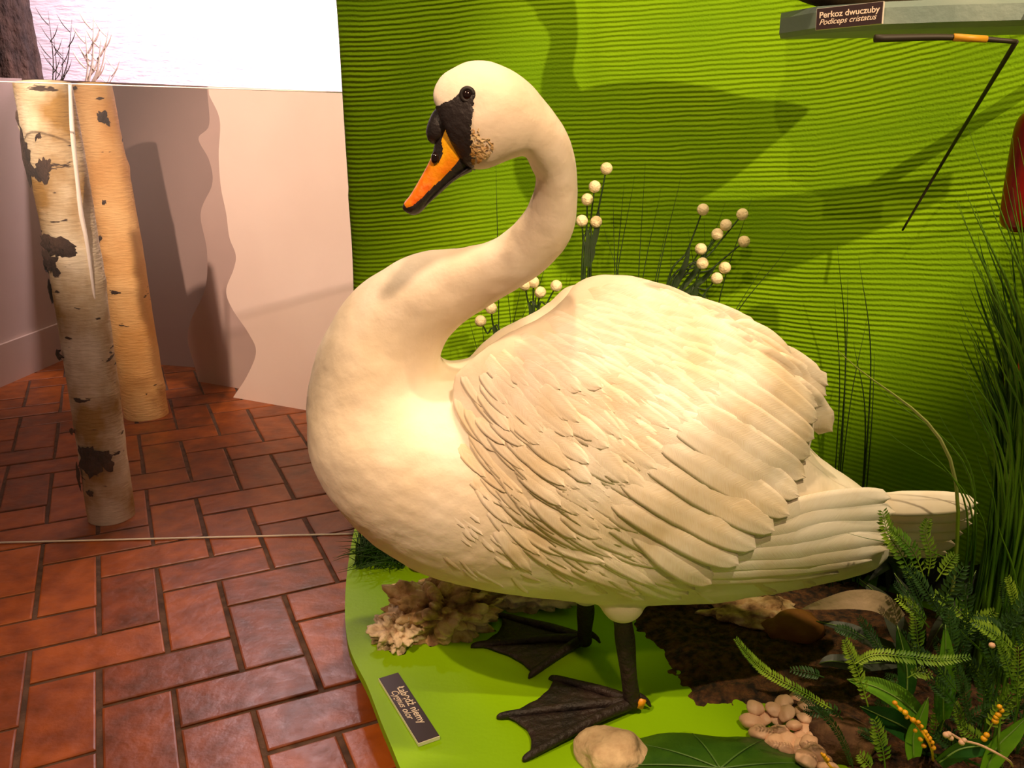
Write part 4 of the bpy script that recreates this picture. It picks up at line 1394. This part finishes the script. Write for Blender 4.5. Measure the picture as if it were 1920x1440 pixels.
fern('fern', (1560, 1400), .1, [
    ([(1560, 1330), (1500, 1295), (1440, 1262), (1405, 1230), (1380, 1198)], 1.06, .009),
    ([(1600, 1440), (1575, 1380), (1540, 1335), (1490, 1300)], 1.04, .007),
    ([(1545, 1270), (1520, 1262), (1485, 1256)], 1.08, .010),
    ([(1580, 1350), (1560, 1330), (1530, 1335), (1510, 1330)], 1.06, .010),
    ([(1620, 1200), (1590, 1185), (1568, 1178)], 1.12, .010)], [M['fern'], M['ferndark']], 'thin trailing fern sprigs reaching over the peat and pebbles', 2)
R_ = random.Random(99)
fr = []
for k in range(52):
    x = R_.uniform(1720, 1950); y = R_.uniform(1130, 1450)
    a = R_.uniform(math.radians(200), math.radians(330)); L_ = R_.uniform(70, 130)
    Y = R_.uniform(1.0, 1.14)
    p0 = (x, y); p1 = (x + math.cos(a) * L_ * .5, y + math.sin(a) * L_ * .5 - 6); p2 = (x + math.cos(a) * L_, y + math.sin(a) * L_)
    fr.append(([p0, p1, p2], Y, R_.uniform(.010, .016)))
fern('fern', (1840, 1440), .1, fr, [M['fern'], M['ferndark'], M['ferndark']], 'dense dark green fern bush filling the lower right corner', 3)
fr = []
for k in range(14):
    x = R_.uniform(1650, 1800); y = R_.uniform(1150, 1430)
    a = R_.uniform(math.radians(200), math.radians(340)); L_ = R_.uniform(50, 90)
    fr.append(([(x, y), (x + math.cos(a) * L_ * .5, y + math.sin(a) * L_ * .5 - 4), (x + math.cos(a) * L_, y + math.sin(a) * L_)], R_.uniform(1.08, 1.2), R_.uniform(.008, .012)))
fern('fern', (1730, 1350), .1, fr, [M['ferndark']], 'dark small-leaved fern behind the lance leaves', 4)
# little fern over the tail
fern('fern', (1750, 1200), .1, [
    ([(1720, 1100), (1690, 1040), (1665, 1000), (1655, 960)], 1.12, .016),
    ([(1735, 1090), (1715, 1040), (1690, 1010), (1670, 995)], 1.12, .014),
    ([(1740, 1080), (1745, 1040), (1735, 1000), (1740, 975)], 1.12, .012),
    ([(1755, 1090), (1775, 1060), (1790, 1040)], 1.12, .012)], [M['fern']], 'small bright fern growing across the tail feathers', 6)

# yellow blossom sprig and pink bud twig
def sprig(name, pts, Y, balls, rb, m, sm, label, base):
    bs = G(*base, .1)
    e = empty(name, bs, label, 'flower sprig')
    q = [bs] + [P(x, y, Y) for (x, y) in pts]
    mk('stem', *tube(q, [.0018] * len(q), 6, 30), sm, e)
    for (x, y) in balls:
        c = P(x, y, Y - .004)
        mk('blossom', *ball(c, rb * random.uniform(.8, 1.2), 2, (1, 1, .9)), m, e)
    return e
sprig('blossom_sprig', [(1745, 1400), (1720, 1360), (1700, 1340), (1676, 1318)], .99,
      [(1678, 1318), (1688, 1330), (1697, 1336), (1700, 1345), (1712, 1350), (1722, 1354), (1728, 1362), (1716, 1370), (1735, 1372), (1742, 1384), (1748, 1392), (1732, 1398), (1750, 1402), (1738, 1378), (1726, 1386)],
      .0036, M['yellow'], M['yellow'], 'yellow orange blossom sprig drooping over the lance leaves', (1750, 1430))
sprig('blossom_sprig', [(1872, 1400), (1874, 1360), (1872, 1330)], .99, [(1874, 1325), (1878, 1332), (1868, 1345), (1866, 1352), (1872, 1340), (1850, 1378), (1845, 1385)], .0045, M['yellow'], M['fern'],
      'yellow blossom sprig at the right edge among dark ferns', (1880, 1440))
sprig('bud_twig', [(1890, 1425), (1840, 1398), (1805, 1388), (1780, 1374)], .98, [(1779, 1376), (1783, 1384), (1774, 1378), (1803, 1392), (1808, 1388), (1860, 1200 + 10)], .0042, M['pinkbud'], M['pinkbud'],
      'twig with pale pink buds in the lower right corner', (1900, 1440))
sprig('blossom_sprig', [(1560, 1440), (1548, 1425), (1540, 1412)], 1.0, [(1548, 1420), (1552, 1424), (1545, 1416)], .0028, M['yellow'], M['yellow'],
      'tiny orange sprig at the bottom edge beside the pebbles', (1570, 1440))

# grasses
def blade(b, p0, p1, p2, w, sg=16):
    q = catmull([tuple(p0), tuple(p1), tuple(p2)], sg)
    q = [Vector(a) for a in q]
    n = len(b.v)
    for i, p in enumerate(q):
        t = i / (sg - 1)
        d = (q[min(i + 1, sg - 1)] - q[max(i - 1, 0)]).normalized()
        s = d.cross(Vector((0, 1, 0.1))).normalized()
        ww = w * (1 - t ** 2.2) * .5 + .0002
        b.v += [tuple(p - s * ww), tuple(p + Vector((0, -ww * .5, 0))), tuple(p + s * ww), tuple(p + Vector((0, ww * .3, 0)))]
    for i in range(sg - 1):
        for k in range(4):
            b.f.append((n + i * 4 + k, n + i * 4 + (k + 1) % 4, n + i * 4 + 4 + (k + 1) % 4, n + i * 4 + 4 + k)); b.m.append(0)

def grass(name, base, tips, w, m, label, seed, group='artificial grasses', spread=.03):
    e = empty(name, base, label, 'grass', group)
    R = random.Random(seed)
    b = MB()
    for t in tips:
        p0 = base + Vector((R.uniform(-spread, spread), R.uniform(-spread, spread) * .7, 0))
        mid = p0.lerp(t, .55) + Vector(((p0.x - t.x) * .25, 0, .12 * (t - p0).length))
        blade(b, p0, mid, t, w * R.uniform(.7, 1.3))
    b.build('blades', m, e)
    return e
R_ = random.Random(12)
base = G(1850, 1290, .1)
tips = [P(R_.uniform(1790, 1960), R_.uniform(230, 760), R_.uniform(1.15, 1.3)) for _ in range(46)]
grass('grass_clump', base, tips, .0062, M['grass'], 'tall fresh green grass clump rising along the right edge', 3)
tips = [P(R_.uniform(1810, 1900), R_.uniform(420, 800), R_.uniform(1.2, 1.3)) for _ in range(34)]
grass('grass_clump', G(1835, 1250, .1), tips, .008, M['grassdark'], 'dark green dense grass clump behind the fresh one at the right edge', 4)
tips = [P(1572, 658, 1.1), P(1664, 810, 1.12), P(1722, 815, 1.14), P(1758, 770, 1.14), P(1640, 720, 1.13)]
e = grass('grass_clump', G(1765, 1290, .1), tips[:1], .0055, M['grassbright'], 'single pale yellow green blade leaning left in front of the tail', 5, None, .004)
grass('grass_clump', G(1775, 1270, .1), tips[1:] + [P(1590, 1000, 1.1), P(1800, 900, 1.14), P(1830, 850, 1.14)], .0032, M['grass'], 'few thin green blades crossing the tail feathers', 6)
tips = [P(x, y, 1.05) for (x, y) in ((1960, 900), (1930, 1010), (1900, 1080), (1870, 980), (1945, 800), (1910, 860), (1850, 1130), (1800, 1180), (1930, 700))]
grass('grass_clump', G(1860, 1420, .1), tips, .005, M['grass'], 'short green grass tuft low at the right edge', 8)
# dark wiry grass behind the swan
for (bx, by, Yb, tps, lab, sd) in (
    (1180, 640, 1.72, [(1170, 345), (1150, 380), (1210, 305), (1190, 330), (1278, 325), (1250, 420), (1130, 420), (1240, 350)], 'wiry dark grass behind the swan back, nearest the swan neck', 1),
    (1300, 640, 1.72, [(1320, 410), (1360, 380), (1410, 370), (1440, 480), (1480, 460), (1290, 430), (1330, 540), (1260, 430)], 'wiry dark grass among the white balls at the right', 2),
    (960, 700, 1.72, [(930, 310), (945, 480), (900, 560), (980, 520), (1010, 500), (880, 600), (1030, 470), (1000, 540)], 'wiry dark grass seen inside the neck curve', 3),
    (1600, 900, 1.62, [(1570, 460), (1590, 520), (1610, 480), (1565, 560), (1625, 600), (1600, 640), (1640, 660)], 'wiry dark grass behind the wing tip', 4)):
    bs = P(bx, by, Yb); bs.z = .1
    grass('wiry_grass', bs, [P(x, y, Yb + .04) for (x, y) in tps], .0026, M['darkstem'], lab, sd, 'dark wiry grasses behind the swan', .05)
# moss tuft left under the breast
R_ = random.Random(8)
bs = G(715, 1050, .1)
grass('moss_tuft', bs, [bs + Vector((R_.uniform(-.10, .08), R_.uniform(-.09, .16), R_.uniform(.005, .07))) for _ in range(260)], .003, M['grassdark'], 'dark green mossy grass tuft on the left edge of the platform behind the porous rocks', 9, None, .06)

# low dark plants added to darken the ground behind the tail
R_ = random.Random(31)
for k in range(64):
    if k == 0:
        base = G(1600, 1085, .1)
        e = empty('dark_filler_plant', base, 'low blackish green plant added to darken the ground under the tail', 'plant', 'added dark filler plants')
    if k == 32:
        base = G(1800, 1110, .1)
        e = empty('dark_filler_plant', base, 'low blackish green plant added as dark filler between the tail tip and the tall grass', 'plant', 'added dark filler plants')
    a = R_.uniform(0, 6.28); L_ = R_.uniform(.10, .24)
    dx = math.cos(a) * L_; dy = math.sin(a) * L_ * .55
    b0 = base + Vector((R_.uniform(-.12, .14), R_.uniform(-.05, .05), 0))
    leaf_part(e, [b0, b0 + Vector((dx * .35, dy * .35, .07)), b0 + Vector((dx * .7, dy * .7, .09)), b0 + Vector((dx, dy, R_.uniform(.02, .07)))], .035, M['greyleaf' if k % 3 == 0 else 'leafblack'], rib=False)
# white ball sprays
def spray(bx, Y, balls, label):
    bs = P(bx[0], bx[1], Y); bs.z = .1
    e = empty('ball_flower', bs, label, 'flower', 'white ball flowers behind the swan')
    join = P(bx[0], bx[1], Y)
    for (x, y) in balls:
        c = P(x, y, Y)
        mk('stem', *tube([bs, join + Vector((random.uniform(-.01, .01), 0, 0)), join.lerp(c, .6) + Vector((0, .004, 0)), c], [.003, .0022, .0018, .0014], 6, 20), M['darkstem'], e)
        mk('flower_ball', *ball(c, .0118, 3), M['ball'], e)
    # slim dark leaves hugging the stems
    for (x, y) in balls[::2]:
        c = P(x, y, Y).lerp(join, .35)
        mk('leaf', *leaf([join.lerp(c, .3), join.lerp(c, .7) + Vector((.004, 0, 0)), c], .012, None, up=Vector((0, -1, .1)), n=12, nw=4), M['darkstem'], e)
spray((1098, 520), 1.70, [(1137, 316), (1115, 350), (1101, 374), (1091, 414), (1118, 416)], 'tallest white ball flower spray right beside the neck')
spray((1250, 580), 1.70, [(1318, 393), (1392, 402), (1361, 422), (1345, 439), (1395, 453), (1314, 467)], 'white ball flower spray at upper right behind the back')
spray((1285, 600), 1.66, [(1317, 494), (1359, 502), (1344, 522)], 'lower white ball flower spray just above the wing')
spray((1000, 620), 1.68, [(984, 534), (1000, 529), (1013, 548), (1043, 536)], 'white ball flower spray peeping below the neck')
spray((930, 660), 1.68, [(921, 578), (901, 602)], 'short ball flower spray with two balls inside the neck loop')

# ------------------------------------------------------------------ shelf with label, stick and the bird above
sf = empty('wall_shelf', P(1690, 40, 1.42), 'blue grey faceted wall shelf in the top right corner', 'shelf')
fl = P(1461, 62, 1.40); fl2 = P(1530, 44, 1.32); fm = P(1660, 32, 1.27); fr_ = P(1790, 24, 1.24); fe = P(1925, 38, 1.22)
front = [fl, fl2, fm, fr_, fe, P(2010, 55, 1.15)]
ZS = fm.z
V = []; Fc = []
bk = [(fl.x + .02, 1.43), (fl.x + .08, 1.425), (.60, 1.40), (.72, 1.37), (.84, 1.34), (.95, 1.29)]
for p in front: V.append((p.x, p.y, ZS + .012))
for p in front: V.append((p.x, p.y, ZS - .009))
for p in front: V.append((p.x + .01, p.y + .025, ZS - .014))
for p in bk: V.append((p[0], p[1], ZS - .014))
for p in bk: V.append((p[0], p[1], ZS + .022))
for p in front: V.append((p.x + .006, p.y + .02, ZS + .022))
n = 6
for i in range(n - 1):
    Fc += [(i + n, i + n + 1, i + 1, i), (i + 2 * n, i + 2 * n + 1, i + n + 1, i + n), (i + 3 * n, i + 3 * n + 1, i + 2 * n + 1, i + 2 * n),
           (i + 4 * n, i + 4 * n + 1, i + 3 * n + 1, i + 3 * n), (i + 5 * n, i + 5 * n + 1, i + 4 * n + 1, i + 4 * n), (i, i + 1, i + 5 * n + 1, i + 5 * n)]
Fc += [(0, n, 2 * n, 3 * n, 4 * n, 5 * n), (6 * n - 1, 5 * n - 1, 4 * n - 1, 3 * n - 1, 2 * n - 1, n - 1)]
mk('board', V, Fc, M['board'], sf, smooth=False)
mk('bracket', *tube([(.84, 1.32, ZS), (.98, 1.50, ZS)], .011, 10), M['reed'], sf)
sign('label_sign', P(1532, 17, 1.275), P(1659, 1, 1.225), P(1652, 45, 1.225), P(1528, 56, 1.275),
     [('Perkoz dwuczuby', .16, .40, .0, .006, 0.0), ('Podiceps cristatus', -.17, .37, .35, .002, -0.02)],
     'small dark sign with cream lettering fixed to the shelf front', read='right')
# reed stick under the shelf
st = empty('reed_stick', P(1900, 76, 1.33), 'dark reed stick with a yellow band below the shelf, plus a rod standing for a shadow line', 'reed')
mk('stick', *tube([P(1640, 72, 1.19), P(1785, 70, 1.19), P(1905, 78, 1.19)], [.005, .004, .003], 8, 20), M['reed'], st)
mk('yellow_band', *tube([P(1788, 70, 1.188), P(1850, 73.5, 1.188)], [.0048, .0044], 8), M['reedyellow'], st)
mk('shadow_line_rod', *tube([P(1905, 78, 1.19), P(1840, 185, 1.33), P(1770, 300, 1.52), P(1692, 432, 1.60)], [.0035, .003, .0028, .002], 8, 24), M['reed'], st)  # thin dark rod put in for a shadow line on the fabric
# mounted water bird on the shelf, only its underside shows
zc = ZS + .022
gb = empty('mounted_waterbird', (0.56, 1.40, zc), 'brown mounted water bird standing on the shelf, cut off by the top edge', 'bird')
q = catmull([(.385, 1.40, zc + .10, .010), (.40, 1.39, zc + .100, .064), (.46, 1.38, zc + .098, .093), (.55, 1.37, zc + .096, .097), (.65, 1.38, zc + .09, .074), (.72, 1.39, zc + .10, .036), (.77, 1.38, zc + .115, .006)], 40)
mk('body', *tube([a[:3] for a in q], [max(.003, a[3]) for a in q], 24), M['grebe'], gb)
mk('neck', *tube([(.43, 1.40, zc + .13), (.41, 1.40, zc + .20), (.42, 1.40, zc + .27), (.40, 1.40, zc + .32), (.36, 1.40, zc + .33)], [.042, .024, .020, .027, .008], 16, 30), M['grebe'], gb)
mk('bill', *tube([(.37, 1.40, zc + .33), (.31, 1.40, zc + .325)], [.008, .001], 8), M['reed'], gb)
for s_ in (-1, 1):
    mk('leg', *tube([(.58, 1.40 + s_ * .03, zc + .03), (.585, 1.40 + s_ * .03, zc)], .006, 8), M['reed'], gb)

# red ornaments at the right edge
c = P(1930, 322, 1.30)
def capsule(c, rx, h, m, name, label):
    V, Fc = tube([(c.x, c.y, c.z - h), (c.x, c.y, c.z - h + .012), (c.x, c.y, c.z - h * .5), (c.x, c.y, c.z + h * .5), (c.x, c.y, c.z + h - .012), (c.x, c.y, c.z + h)], [rx * .45, rx * .9, rx, rx, rx * .85, rx * .4], 24, 60)
    return tag(mk(name, V, Fc, m, loc=c), label, 'ornament')
capsule(c, .030, .088, M['red'], 'red_ornament', 'dark red rounded upright ornament cut by the right edge')
c = P(1925, 706, 1.32)
capsule(c, .022, .046, M['orangered'], 'orange_ornament', 'small orange red ornament behind the grass at the right edge')
